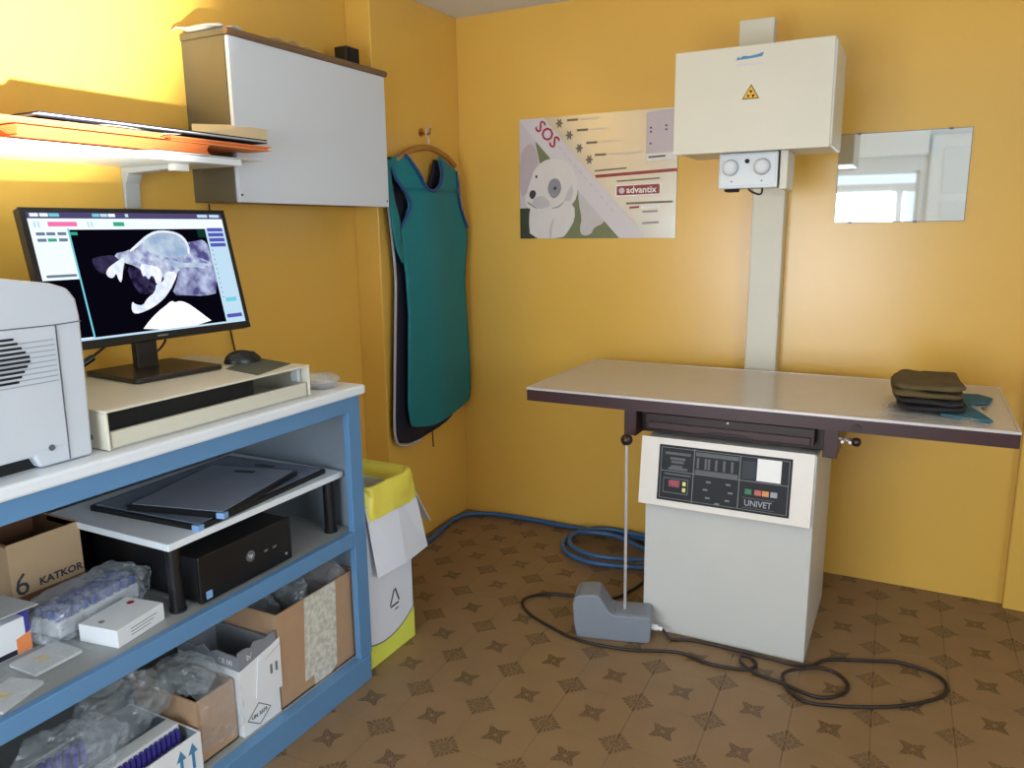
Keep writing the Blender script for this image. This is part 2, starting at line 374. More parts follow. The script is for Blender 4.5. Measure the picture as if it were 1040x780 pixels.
struct(MB().box(-.235, 3.32, 0, .12, 0, H).build('wall_back', m_wall))
struct(MB().box(-.235, -.115, -4.12, 0, 0, H).build('wall_left', m_wall))
struct(MB().box(-.115, 0, -.606, 0, 0, H).build('wall_corner_left', m_wall, bevel=.004))
struct(MB().box(2.2, 3.2, -.042, 0, 0, H).build('wall_corner_right', m_wall, bevel=.004))
struct(MB().box(-.235, 3.32, -4.12, .12, H, H+.08).build('ceiling', m_ceil))
# right wall with a window, out of the picture
rw = MB(); rw.box(3.2, 3.32, -4.12, -3.0, 0, H).box(3.2, 3.32, -2.1, 0, 0, H).box(3.2, 3.32, -3.0, -2.1, 0, .75).box(3.2, 3.32, -3.0, -2.1, 1.95, H)
struct(rw.build('wall_right', m_rear))
# rear wall with the glazed door the mirror shows
r_ = MB()
r_.box(-.115, .15, -4.12, -4.0, 0, H).box(1.80, 3.2, -4.12, -4.0, 0, H).box(.15, 1.80, -4.12, -4.0, 1.74, H).box(.15, 1.80, -4.12, -4.0, 0, .32)
struct(r_.build('wall_rear', m_rear))
dr = struct(MB().box(1.86, 2.62, -4.0, -3.965, 0, 2.0).build('door_1', m_white_frame, bevel=.004))
for a0, a1, b0, b1 in ((1.95, 2.53, 1.12, 1.50), (1.95, 2.53, 1.56, 1.90), (1.95, 2.53, .15, 1.05)): MB().box(a0, a1, -3.966, -3.958, b0, b1).build('panel', m_rear, dr, bevel=.004)
MB().cyl((1.92, -3.965, 1.02), (1.92, -3.91, 1.02), .011).build('door_handle', m_chrome, dr)
struct(MB().box(.10, 1.84, -4.0, -3.90, 1.86, 2.10).build('trim_1', m_white_frame, bevel=.006))
wr = struct(thing('window_1', 'x', 'x', (.97, -4.06, .32)))
for k in ('label', 'category'): del wr[k]
fr = MB(); fr.box(.15, .21, -4.09, -4.03, .32, 1.74).box(1.77, 1.80, -4.09, -4.03, .32, 1.74).box(1.63, 1.69, -4.09, -4.03, .38, 1.58).box(.21, 1.77, -4.09, -4.03, 1.58, 1.65).box(.21, 1.77, -4.09, -4.03, 1.72, 1.74).box(.21, 1.77, -4.09, -4.03, .32, .38)
fr.build('window_frame', m_white_frame, wr)
for a0, a1, b0, b1 in ((.21, 1.63, .38, 1.58), (1.69, 1.77, .38, 1.58), (.21, 1.77, 1.65, 1.72)):
    MB().box(a0, a1, -4.063, -4.057, b0, b1).build('pane', m_glass, wr)
w2 = struct(thing('window_2', 'x', 'x', (3.26, -2.55, .75)))
for k in ('label', 'category'): del w2[k]
f2 = MB(); f2.box(3.23, 3.29, -3.0, -2.95, .75, 1.95).box(3.23, 3.29, -2.15, -2.1, .75, 1.95).box(3.23, 3.29, -2.95, -2.15, .75, .8).box(3.23, 3.29, -2.95, -2.15, 1.9, 1.95)
f2.build('window_frame', m_white_frame, w2); MB().box(3.257, 3.263, -2.95, -2.15, .8, 1.9).build('pane', m_glass, w2)

# ================================================================== blue storage counter
ct = thing('storage_counter', 'long blue open-fronted counter with white worktop along the left wall', 'counter', (.18, -2.3, 0))
YE, YL = -1.358, -3.25
MB().box(-.113, .484, YL-.02, -1.343, .873, .900).build('worktop', m_lam, ct, bevel=.006)
MB().box(.452, .472, YL+.05, -1.412, .829, .873).build('rail', m_blue, ct, bevel=.002)
MB().box(.452, .472, YL+.05, -1.412, .437, .479).build('rail', m_blue, ct, bevel=.002)
MB().box(.446, .478, YL, -1.372, 0, .078).build('rail', m_blue, ct, bevel=.002)
MB().box(.452, .472, -1.412, YE, .078, .873).build('post', m_blue, ct, bevel=.002)
MB().box(.452, .472, YL, YL+.05, .078, .873).build('post', m_blue, ct, bevel=.002)
MB().box(-.11, .452, -1.376, YE-.002, .0, .873).build('end_panel', m_greyin, ct)
MB().box(-.11, .452, YL, YL+.018, .0, .873).build('end_panel', m_greyin, ct)
MB().box(-.113, -.103, YL+.018, -1.376, .0, .873).build('back_panel', m_greyin, ct)
MB().box(-.103, .452, YL+.018, -1.376, .457, .475).build('shelf', m_greyshelf, ct)
MB().box(-.103, .446, YL+.018, -1.376, .062, .080).build('shelf', m_greyshelf, ct)

# ---- printer
pr_ = thing('laser_printer', 'light grey laser printer cut off at the left picture edge', 'printer', (.2, -2.4, .9))
prof = [(-2.139, .902), (-2.134, 1.05), (-2.132, 1.172), (-2.136, 1.205), (-2.150, 1.226), (-2.18, 1.237), (-2.28, 1.253), (-2.45, 1.262), (-2.58, 1.256), (-2.60, 1.21), (-2.60, .902), (-2.55, .902), (-2.545, .925), (-2.252, .925), (-2.242, .902)]
MB().prism(FX(0), prof, .03, .441).build('body', m_printer, pr_, bevel=.006, seg=3)
F = FX(.441)
cv = MB(); cv.prism(F, [(-2.52, 1.163), (-2.184, 1.160), (-2.187, .935), (-2.52, .935)], -.002, .0015)
side = cv.build('side_cover', m_printer, pr_, bevel=.001)
sm = MB()
for p0, p1 in (((-2.52, 1.164), (-2.182, 1.161)), ((-2.1825, 1.161), (-2.1865, .905)), ((-2.182, 1.161), (-2.133, 1.163))):
    dx, dy = p1[0]-p0[0], p1[1]-p0[1]; l = math.hypot(dx, dy); nx, ny = -dy/l*.0009, dx/l*.0009
    sm.prism(F, [(p0[0]-nx, p0[1]-ny), (p1[0]-nx, p1[1]-ny), (p1[0]+nx, p1[1]+ny), (p0[0]+nx, p0[1]+ny)], 0, .002)
sm.build('seam', m_seam, pr_)
for k in range(9):
    z = 1.134 - k*.0095
    MB().prism(F, [(-2.50, z), (-2.190, z), (-2.190, z+.0022), (-2.50, z+.0022)], .0015, .0028).build('louvre', m_louvre, side)
for k in range(10):
    z = 1.142 - k*.0085; e = -2.262 + (4.5-abs(k-4.5))*.006
    MB().prism(F, [(-2.40, z), (e, z), (e, z+.0042), (-2.40, z+.0042)], .0012, .0035).build('vent_slot', m_blackmatte, side)
MB().cyl((.4425, -2.219, .936), (.4438, -2.219, .936), .006).build('screw', m_seam, pr_)
MB().box(.05, .42, -2.56, -2.23, .9, .926).build('foot', m_blackmatte, pr_)

# ---- beige drawer case under the monitor
cs = thing('monitor_riser_case', 'beige metal desktop case with open front tray under the monitor', 'case', (.24, -1.82, .9))
sh = MB(); x0, x1, y0, y1 = .03, .452, -2.113, -1.53
sh.box(x0, x1, y0, y1, .9775, .983).box(x0, x1, y0, y0+.006, .902, .9775).box(x0, x1, y1-.006, y1, .902, .9775).box(x0, x0+.005, y0+.006, y1-.006, .902, .9775).box(x0, x1-.01, y0+.006, y1-.006, .9, .904)
sh.build('shell', m_beige_metal, cs, bevel=.0022)
MB().box(.436, .449, y0+.010, y1-.012, .904, .938).build('tray_lip', m_cream, cs, bevel=.003)
MB().box(.10, .436, y0+.010, y1-.012, .905, .912).build('tray', m_beige_metal, cs)
MB().box(.12, .425, y0+.008, -1.70, .913, .972).build('black_insert', m_blackmatte, cs, bevel=.002)
MB().box(.405, .43, -1.552, -1.540, .938, .972).build('bracket', m_silver, cs, bevel=.002)
MB().cyl((.40, y0-.001, .925), (.40, y0+.002, .925), .006).build('screw', m_seam, cs)

# ---- monitor
mo = thing('computer_monitor', 'black widescreen monitor showing an X-ray of a dog skull', 'monitor', (.172, -1.777, .983))
yaw, tilt = -.09, .234
nrm = V(math.cos(yaw)*math.cos(tilt), math.sin(yaw)*math.cos(tilt), math.sin(tilt)); rr_ = V(-math.sin(yaw), math.cos(yaw), 0); uu = nrm.cross(rr_)
FM = Fr(V(.180, -1.777, 1.2268), rr_, uu)
MB().prism(FM, rrect(-.261, .261, -.160, .160, .004), -.022, 0).build('back_shell', m_black, mo, bevel=.002)
bz = MB(); bz.fbox(FM, -.261, .261, .150, .160, -.002, .004).fbox(FM, -.261, .261, -.160, -.142, -.002, .004).fbox(FM, -.261, -.2475, -.142, .150, -.002, .004).fbox(FM, .2495, .261, -.142, .150, -.002, .004)
bz.build('bezel', m_black, mo, bevel=.0012)
MB().fbox(FM, -.014, .014, -.1535, -.1495, .003, .0044).build('maker_mark', m_line, mo)
e_lilac = ME('screen_lilac_bar', (86, 78, 120), .9); e_white = ME('screen_white', (232, 246, 255), 1.15); e_dark = ME('screen_black', (10, 8, 20), .8)
e_pink = ME('screen_pink', (248, 120, 180), 1.0); e_green = ME('screen_green', (60, 178, 140), .9); e_blue = ME('screen_blue_key', (92, 96, 190), .9); e_pale = ME('screen_pale_blue', (196, 226, 246), 1.0)
e_cyan = ME('screen_cyan', (120, 210, 225), 1.0); e_grey = ME('screen_grey_key', (120, 134, 160), .9)
e_bone = ME('xray_bone', (128, 132, 184), .95, (214, 226, 246), 55); e_bone2 = ME('xray_dense_bone', (214, 228, 250), 1.05, (250, 252, 255), 60)
e_soft = ME('xray_soft_tissue', (30, 26, 50), .9, (74, 68, 106), 26); e_neck = ME('xray_neck', (84, 82, 140), .95, (196, 206, 240), 30); e_cran = ME('xray_cranium', (158, 182, 214), .95, (206, 224, 240), 26); e_mouth = ME('xray_mouth', (26, 20, 44), .8, (70, 62, 104), 70)
scr = MB().fbox(FM, -.2475, .2495, -.142, .150, -.001, .0012).build('screen', e_white, mo)
def chaikin(pts, n=2):
    for _ in range(n):
        out = []
        for k in range(len(pts)):
            a, b = pts[k], pts[(k+1) % len(pts)]
            out += [(a[0]*.75+b[0]*.25, a[1]*.75+b[1]*.25), (a[0]*.25+b[0]*.75, a[1]*.25+b[1]*.75)]
        pts = out
    return pts
def sp(name, pts, mat, lift):
    if len(pts) > 6: pts = chaikin(pts, 1)
    return MB().prism(FM, pts, .001, .0012+lift*.00025).build(name, mat, scr)
def rc(a0, a1, b0, b1): return [(a0, b0), (a1, b0), (a1, b1), (a0, b1)]
sp('title_bar', rc(-.2475, .2495, .136, .150), e_lilac, 1)
for a0, a1, mm in ((-.240, -.222, e_white), (-.219, -.201, e_white), (-.199, -.177, e_cyan), (-.102, -.085, e_cyan), (-.083, -.066, e_pale), (-.064, -.047, e_white), (-.022, -.014, e_pale), (.176, .206, e_pale), (.212, .242, e_pale)):
    sp('tab', rc(a0, a1, .140, .1475), mm, 2)
sp('alert_field', rc(-.206, -.142, .118, .1285), e_pink, 2); sp('status_field', rc(-.056, -.029, .118, .128), e_green, 2)
for a in (-.236, -.228, -.118, -.110): sp('icon', rc(a, a+.004, .116, .129), e_pale, 2)
sp('radiograph', rc(-.1625, .190, -.137, .1105), e_dark, 1)
sp('divider', rc(-.1665, -.1625, -.137, .113), e_cyan, 2)
for b in (.098, .084):
    for a in (-.236, -.214, -.190): sp('key', rc(a, a+.019, b, b+.007), e_green if (b < .09 and -.22 < a < -.2) else e_grey, 2)
sp('key', rc(-.236, -.170, .004, .010), e_grey, 2); sp('preview', rc(-.2475, -.1665, -.135, -.002), e_dark, 2)
sp('taskbar', rc(-.2475, .2495, -.142, -.137), e_pale, 2); sp('green_mark', rc(-.162, -.146, .098, .105), e_green, 2); sp('green_mark', rc(.165, .189, .088, .108), ME('screen_dark_green', (22, 60, 50), .8), 2)
sp('tool_panel', rc(.190, .2495, -.137, .1105), e_pale, 2)
for k in range(4): sp('key', rc(.196, .243, .103-k*.0135, .1125-k*.0135), e_blue, 3)
for k in range(11): sp('tick', rc(.197, .200, .052-k*.0125, .055-k*.0125), e_grey, 3)
sp('tool_key', rc(.2035, .237, -.085, -.074), e_cyan, 3); sp('tool_key', rc(.196, .243, -.128, -.118), e_blue, 3)
sp('snout_shadow', [(-.130, .041), (-.114, .047), (-.073, .0505), (-.05, .035), (-.052, .014), (-.075, .012), (-.100, .004), (-.122, .012)], e_soft, 2)
sp('neck_shadow', [(.125, .075), (.150, .078), (.178, .083), (.1895, .063), (.1895, -.060), (.139, -.065), (.100, -.060), (.050, -.056), (.076, -.019), (.088, .011)], e_neck, 2)
sp('skull', [(-.076, .052), (-.0327, .0592), (-.0045, .0788), (.0195, .0952), (.0465, .1062), (.0757, .1072), (.1039, .1019), (.1224, .09), (.1319, .0682), (.1279, .0447), (.160, .033), (.189, .020), (.175, .004), (.1196, .0135), (.090, .011), (.0679, -.0188), (.0476, -.0481), (.0338, .0099), (.0108, .0148), (-.0087, .0009), (-.0233, .0202), (-.0584, .0327)], e_bone, 3)
sp('mouth_shadow', [(-.050, .022), (-.018, .019), (.012, .010), (.034, .004), (.03, -.03), (.006, -.046), (-.03, -.05), (-.045, -.02)], e_mouth, 2)
sp('braincase', [(.0, .075), (.0195, .089), (.0465, .1), (.0757, .101), (.1025, .096), (.118, .085), (.125, .066), (.121, .043), (.09, .036), (.05, .04), (.015, .052)], e_cran, 4)
sp('upper_teeth', [(-.1029, .0096), (-.0904, .0233), (-.0649, .0366), (-.0496, .0451), (-.0509, .0324), (-.0583, .0182), (-.071, -.0175), (-.0766, -.0099), (-.0776, .0083), (-.0885, -.0056), (-.1002, -.0013)], e_bone2, 4)
sp('cheek_teeth', [(-.0157, .0272), (.0127, .0222), (.0348, .0137), (.039, -.0018), (.0291, -.024), (.0161, -.0269), (.015, -.008), (.008, -.003), (-.0008, -.0145), (-.007, -.002), (-.0145, -.0063)], e_bone2, 4)
sp('lower_jaw', [(-.0623, -.0802), (-.0559, -.0624), (-.0503, -.0702), (-.0322, -.0755), (-.016, -.0583), (.0074, -.0451), (.0171, -.0232), (.0382, -.0207), (.0491, .0053), (.0813, -.0002), (.0669, -.0226), (.0375, -.055), (.0126, -.072), (-.0148, -.0846), (-.0444, -.0929), (-.0595, -.0914)], e_bone2, 4)
rim_o = [(-.0327, .0592), (-.0045, .0788), (.0195, .0952), (.0465, .1062), (.0757, .1072), (.1039, .1019), (.1224, .09), (.1319, .0682), (.1279, .0447)]
rim_i = [(.122, .047), (.1255, .067), (.117, .085), (.1015, .0965), (.0757, .1015), (.048, .1005), (.0225, .090), (-.001, .073), (-.030, .055)]
sp('skull_rim', rim_o + rim_i, e_bone2, 5)
sp('jaw_hinge', [(.070, .034), (.085, .028), (.112, .022), (.150, .022), (.185, .016), (.15, .010), (.112, .012), (.085, .012), (.062, .020)], e_cran, 5)
sp('white_dome', [(-.052, -.137), (-.0214, -.1101), (.0078, -.0904), (.0266, -.0808), (.0463, -.0691), (.0532, -.0747), (.0667, -.072), (.0827, -.0761), (.101, -.0894), (.1223, -.1092), (.152, -.137)], ME('xray_white', (255, 255, 255), 1.2), 4)
nk = MB(); nk.prism(FZr(.140, -1.777, 0, yaw), rrect(-.010, .012, -.029, .029, .004), .994, 1.19); nk.build('neck', m_darkmetal, mo)
MB().fbox(FM, -.05, .05, -.07, .03, -.038, -.022).build('hinge', m_darkmetal, mo, bevel=.003)
MB().prism(FZr(.172, -1.777, 0, -.10), rrect(-.108, .112, -.118, .118, .012), .984, .996).build('base', m_darkmetal, mo, bevel=.003)

cb = MB(); cb.tube([(.12, -1.80, 1.10), (.06, -1.86, 1.03), (.05, -1.92, 1.0), (.06, -1.98, .99), (.09, -2.04, .988), (.10, -2.09, .988)], .0035)
pcab = tag(cb.build('power_cable', m_cable, smooth=True), 'black power cable with a bead behind the monitor stand', 'cable')
MB().cyl(V(.062, -1.862, 1.028), V(.050, -1.905, 1.003), .009, n=12).build('ferrite_bead', m_black, pcab, bevel=.002)
tag(MB().tube([(.125, -1.70, 1.10), (.07, -1.66, 1.04), (.05, -1.70, 1.0), (.06, -1.78, .988), (.08, -1.85, .988)], .003).build('video_cable', m_cable, smooth=True), 'thin dark video cable looping down right behind the monitor neck', 'cable')

# ---- mouse and pad
MB_ = MB().prism(FZ(0), [(.300, -1.668), (.440, -1.700), (.398, -1.540), (.222, -1.500)], .983, .9845)
tag(MB_.build('mouse_pad', m_pad), 'thin dark green mat under the mouse on the beige case', 'mouse pad')
ms = thing('computer_mouse', 'black computer mouse on the dark green mat', 'mouse', (.262, -1.575, .9845))
def mfn(a, b):
    th, ph = 2*PI*a, PI/2*b
    x, y = .050*math.cos(ph)*math.cos(th), .030*math.cos(ph)*math.sin(th)
    z = .032*math.sin(ph)*(1 - 2.5*(x-.0))  
    ca, sa = math.cos(1.1), math.sin(1.1)
    return V(.262 + x*ca - y*sa, -1.575 + x*sa + y*ca, .985 + max(z, 0))
MB().grid(mfn, 24, 8).build('body', m_black, ms, smooth=True)
MB().cyl((.277, -1.556, 1.006), (.272, -1.545, 1.004), .006, n=10).build('wheel', m_darkmetal, ms)
tag(MB().tube([(-.085, -1.335, 1.41), (-.095, -1.322, 1.35), (-.098, -1.30, 1.2), (-.1, -1.278, 1.02), (-.1, -1.262, .93), (-.09, -1.255, .902)], .0028, n=6).build('hanging_cable', m_cable, smooth=True), 'thin dark cable hanging down the wall from the white wall cabinet', 'cable')

# ---- clear dish
ds = thing('clear_dish', 'small clear plastic dish at the right end of the white worktop', 'dish', (.395, -1.432, .9))
MB().lathe((.395, -1.432, .9), [(.040, .0), (.046, .002), (.056, .022), (.060, .024), (.060, .026), (.054, .026), (.044, .004), (.001, .003)], 28).build('bowl', m_clear, ds, smooth=True)
MB().lathe((.395, -1.432, .9), [(.059, .027), (.050, .031), (.032, .040), (.006, .042)], 28).build('lid', m_clear, ds, smooth=True)

# ---- riser shelf with cassettes, computer
rs = thing('riser_shelf', 'white shelf board on black tubular legs inside the blue counter', 'shelf', (.2, -1.68, .475))
MB().box(-.02, .420, -1.980, -1.384, .630, .647).build('board', m_lam, rs, bevel=.002)
for x, y in ((.400, -1.955), (.400, -1.428), (.01, -1.955), (.01, -1.428)):
    lg = MB().cyl((x, y, .475), (x, y, .630), .0165, n=20).build('leg', m_black, rs)
    MB().cyl((x, y, .475), (x, y, .483), .019, n=20).build('foot', m_black, lg)
def cassette(label, cx, cy, z, ang, wx, wy, mat):
    c = thing('xray_cassette', label, 'cassette', (cx, cy, z), 'film cassettes on the riser shelf')
    F = FZr(cx, cy, z, ang)
    MB().prism(F, rrect(-wx/2, wx/2, -wy/2, wy/2, .008), 0, .013).build('frame', m_black, c, bevel=.002)
    MB().prism(F, rrect(-wx/2+.010, wx/2-.010, -wy/2+.010, wy/2-.010, .006), .012, .0145).build('face_plate', mat, c)
    MB().prism(F, [(wx/2-.020, -wy/2-.001), (wx/2+.001, -wy/2-.001), (wx/2+.001, -wy/2+.016), (wx/2-.020, -wy/2+.004)], -.000, .0138).build('corner_clip', m_ltblue, c)
    MB().fbox(F, -.03, .03, wy/2-.055, wy/2-.040, .0145, .0155).build('latch', m_black, c)
    return c
cassette('larger dark film cassette lying flat under another one', .222, -1.668, .647, .06, .365, .475, m_slate)
cassette('smaller dark film cassette on top of the larger one', .268, -1.702, .6625, .23, .275, .345, m_slate2)
pc = thing('desktop_computer', 'black desktop computer lying under the white riser shelf', 'computer', (.19, -1.77, .475))
MB().box(-.06, .425, -1.918, -1.625, .482, .592).build('body', m_black, pc, bevel=.003)
MB().box(.425, .437, -1.920, -1.623, .480, .594).build('front_bezel', m_black, pc, bevel=.003)
F = FX(.437)
MB().prism(F, circ(-1.765, .540, .014), 0, .001).build('emblem', m_seam, pc)
text('emblem_letters', 'hp', m_white, pc, F, -1.765, .540, .013, lift=.0015)
MB().prism(F, rc(-1.905, -1.888, .487, .506), 0, .001).build('sticker', m_ltblue, pc)
for y in (-1.72, -1.69): MB().prism(F, rc(y, y+.012, .532, .537), 0, .001).build('port', m_seam, pc)
MB().prism(F, circ(-1.645, .50, .0035, 10), 0, .001).build('power_light', m_greyb, pc)
for i, (x, y) in enumerate(((-.03, -1.89), (-.03, -1.65), (.40, -1.89), (.40, -1.65))): MB().cyl((x, y, .475), (x, y, .483), .012).build('foot', m_blackmatte, pc)

# ---- cartons and packets on the middle shelf
def open_box(name, label, cat, x0, x1, y0, y1, z0, z1, mat, inmat, t=.004, group=None):
    b = thing(name, label, cat, ((x0+x1)/2, (y0+y1)/2, z0), group)
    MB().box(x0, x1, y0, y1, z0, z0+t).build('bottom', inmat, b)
    MB().box(x1-t, x1, y0, y1, z0, z1).build('front_panel', mat, b)
    MB().box(x0, x0+t, y0, y1, z0, z1).build('back_panel', mat, b)
    MB().box(x0+t, x1-t, y0, y0+t, z0, z1).build('side_panel', mat, b)
    MB().box(x0+t, x1-t, y1-t, y1, z0, z1).build('side_panel', mat, b)
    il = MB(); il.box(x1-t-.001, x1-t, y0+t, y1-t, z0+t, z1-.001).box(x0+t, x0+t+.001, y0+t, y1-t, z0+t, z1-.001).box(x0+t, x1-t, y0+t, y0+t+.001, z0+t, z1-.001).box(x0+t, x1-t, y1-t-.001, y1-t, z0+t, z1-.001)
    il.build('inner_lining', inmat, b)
    return b
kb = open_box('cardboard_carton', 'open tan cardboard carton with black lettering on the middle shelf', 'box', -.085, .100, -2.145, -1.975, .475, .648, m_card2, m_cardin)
text('lettering', 'KATKOR', m_print, kb, FX(.100), -2.030, .538, .019, width=.106, bold=.035)
text('lettering', '6', m_print, kb, FX(.100), -2.122, .548, .052, width=.030)
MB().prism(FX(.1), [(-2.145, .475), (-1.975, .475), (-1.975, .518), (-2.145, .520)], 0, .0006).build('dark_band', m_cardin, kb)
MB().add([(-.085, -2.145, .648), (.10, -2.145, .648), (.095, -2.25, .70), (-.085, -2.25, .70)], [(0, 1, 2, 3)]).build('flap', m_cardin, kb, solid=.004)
jr = thing('pale_jar', 'pale plastic jar standing left of the tan lettered carton', 'jar', (.03, -2.215, .475))
MB().lathe((.03, -2.215, .475), [(.038, 0), (.040, .004), (.040, .085), (.030, .10), (.030, .104)], 20).build('body', m_foam, jr, smooth=True)
MB().lathe((.03, -2.215, .579), [(.033, 0), (.033, .018), (.028, .02)], 20).build('cap', m_pupgrey, jr, smooth=True)

bgp = thing('wrapped_tube_rack', 'plastic-wrapped rack of blue-capped tubes in front of the lettered carton', 'bag', (.235, -2.06, .475))
FB = FZr(.235, -2.060, .475, .10)
MB().fbox(FB, -.040, .040, -.105, .105, .002, .040).build('rack', m_foam, bgp, bevel=.004)
for i in range(4):
    for j in range(10):
        p = FB(-.030 + i*.020, -.095 + j*.021, .040)
        MB().cyl(p, p + V(0, 0, .020), .0085, .0078, n=10).build('cap', m_bluecap, bgp)
bgm = MB()
def bagfn(a, b):
    th, ph = 2*PI*a, PI*(b-.5)
    sg = lambda q, e: math.copysign(abs(q)**e, q)
    q = V(.062*sg(math.cos(ph), .6)*sg(math.cos(th), .55), .137*sg(math.cos(ph), .55)*sg(math.sin(th), .5), .040*sg(math.sin(ph), .5))
    k = 1.03 + .12*noise.noise(q*30) + .14*(.4-abs(noise.noise(q*45))) + .08*(.4-abs(noise.noise(q*95)))
    p = FB(q.x*k, q.y*k, .038 + q.z*(k+.06)); p.z = max(p.z, .4755); return p
bgm.grid(bagfn, 72, 36).build('plastic_wrap', MFILM('crinkled_wrap', (215, 222, 230), .26, rough=.06, bump=0), bgp, smooth=False)

wb = thing('white_medicine_box', 'flat closed white box with a small red mark on the middle shelf', 'box', (.366, -2.075, .475))
FW = FZr(.366, -2.070, .475, .16)
MB().fbox(FW, -.052, .052, -.066, .066, .0, .040).build('body', m_wbox, wb, bevel=.0015)
MB().prism(FW, circ(-.02, .045, .008), .040, .0406).build('red_mark', m_red, wb)
MB().prism(FW, circ(-.01, -.045, .006), .040, .0406).build('grey_mark', m_line, wb)
Fs = Fr(FW(.052, 0, .02), FW.u, (0, 0, 1))
for k in range(3): MB().prism(Fs, rc(-.03, .045-k*.01, .006-k*.007, .0075-k*.007), 0, .0005).build('print_line', m_line, wb)

ca = thing('orange_white_carton', 'white carton with orange and blue ends at the left picture edge', 'box', (.22, -2.25, .475))
MB().box(.17, .262, -2.32, -2.206, .475, .552).build('body', m_wbox, ca, bevel=.001)
MB().prism(FX(.262), [(-2.216, .515), (-2.206, .513), (-2.206, .565), (-2.216, .567)], -.09, .0008).build('blue_tab', m_purple, ca)
MB().prism(FX(.262), [(-2.236, .477), (-2.206, .477), (-2.206, .517), (-2.236, .509)], 0, .001).build('orange_panel', m_orangep, ca)
MB().prism(FX(.262), [(-2.32, .477), (-2.237, .477), (-2.237, .488), (-2.32, .488)], 0, .001).build('navy_strip', m_navy, ca)
MB().add([(.16, -2.33, .572), (.285, -2.33, .580), (.285, -2.195, .576), (.16, -2.195, .568)], [(0, 1, 2, 3)]).build('lid_flap', m_foam, ca, solid=.0015)
MB().box(.17, .172, -2.32, -2.206, .552, .570).build('lid_riser', m_wbox, ca)
def packet(label, cx, cy, ang, wx, wy, z):
    p = thing('card_packet', label, 'packet', (cx, cy, z), 'card packets near the shelf edge'); F = FZr(cx, cy, z, ang)
    MB().prism(F, rrect(-wx/2, wx/2, -wy/2, wy/2, .003), .001, .007).build('card', m_foam, p)
    MB().prism(F, rc(-.015, .012, -.018, .004), .007, .0075).build('printed_patch', m_bookbeige, p)
    MB().grid(lambda a, b: F((a-.5)*(wx+.03), (b-.5)*(wy+.03), .008 + .004*noise.noise(V(a*7, b*7, cx*30))), 10, 10).build('sleeve', m_film, p, smooth=True)
    return p
packet('clear-sleeved white card packet lying beside the white medicine box', .335, -2.222, .02, .085, .10, .476)
packet('clear-sleeved dark edged card packet at the shelf front by the left edge', .395, -2.335, .30, .075, .10, .476)

# ---- cartons on the bottom shelf
ZB = .081
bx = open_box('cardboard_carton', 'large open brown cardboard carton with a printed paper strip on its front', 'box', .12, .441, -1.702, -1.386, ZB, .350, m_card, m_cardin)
MB().prism(FX(.441), [(-1.612, .112), (-1.578, .114), (-1.576, .083), (-1.505, .083), (-1.482, .10), (-1.470, .350), (-1.597, .350)], 0, .0008).build('paper_strip', m_tape, bx)
for i, (c, r, s) in enumerate((((.36, -1.445, .335), (.065, .042, .050), 1), ((.33, -1.545, .325), (.075, .046, .050), 2), ((.30, -1.642, .315), (.075, .042, .046), 3))):
    tag(MB().blob(c, r, .45, 16, seed=s).build('plastic_bag', m_film2 if i else m_film),
        ('crumpled clear bag at the right of the large brown carton', 'crumpled clear bag in the middle of the large brown carton', 'crumpled clear bag at the left end of the large brown carton')[i], 'bag', 'plastic bags in the large brown carton')
tb = thing('torn_white_carton', 'tall white carton with a torn grey rim and a diamond mark', 'box', (.32, -1.77, ZB))
ty0, ty1 = -1.834, -1.708
def torn(a0, a1, z, n, amp, seed):
    return [(a1+(a0-a1)*k/n, z + amp*noise.noise(V(k*.9, seed, 0))) for k in range(n+1)]
MB().prism(FX(.437), [(ty0, ZB), (ty1, ZB), (ty1, .285), (ty0, .262)], 0, .004).build('front_panel', m_wbox, tb)
MB().prism(FX(.437), [(ty0, .262), (ty1, .285)] + torn(ty0, ty1, .312, 9, .012, 3), 0, .0041).build('grey_rim', m_gbox, tb)
FL_ = Fr((.437, ty0, 0), (-1, 0, 0), (0, 0, 1))
FLm = Fr((0, ty0, 0), (1, 0, 0), (0, 0, 1))
MB().prism(FLm, [(.22, ZB), (.437, ZB), (.437, .262), (.22, .27)], -.004, 0).build('side_panel', m_wbox, tb)
MB().prism(FLm, [(.22, .27), (.437, .262)] + torn(.22, .437, .300, 9, .012, 8), -.004, .0003).build('grey_rim', m_gbox, tb)
MB().box(.22, .224, ty0, ty1, ZB, .305).build('back_panel', m_gbox, tb); MB().box(.224, .437, ty1-.004, ty1, ZB, .29).build('side_panel', m_gbox, tb)
MB().box(.224, .437, ty0+.004, ty1-.004, ZB, ZB+.003).build('bottom', m_wbox, tb)
FT = FX(.4412)
MB().prism(FT, [(-1.790, .165), (-1.700, .150), (-1.698, .290), (-1.775, .270)], .001, .003).build('flap', m_wbox, tb)
MB().prism(FT, [(-1.752, .252), (-1.700, .272), (-1.700, .276), (-1.752, .256)], .003, .0036).build('pink_line', m_postlilac, tb)
for y in (-1.738, -1.720): MB().prism(FT, rrect(y, y+.008, .205, .232, .003), .003, .0036).build('slot_mark', m_line, tb)
dm = [(-1.822, .118), (-1.782, .150), (-1.742, .118), (-1.782, .088)]; di = [(a*.93-1.782*.07, b*.93+.119*.07) for a, b in dm]
for k in range(4): MB().prism(FT, [dm[k], dm[(k+1) % 4], di[(k+1) % 4], di[k]], 0, .0008).build('diamond_line', m_print, tb)
text('mark_text', 'UN 3373', m_print, tb, FT, -1.782, .119, .011, width=.052, lift=.0008, bold=.02)
text('rim_text', 'CE 00', m_white, tb, FLm, .395, .28, .014, lift=.0008)
text('rim_text', 'b/', m_white, tb, FT, -1.80, .288, .016, lift=.0008)

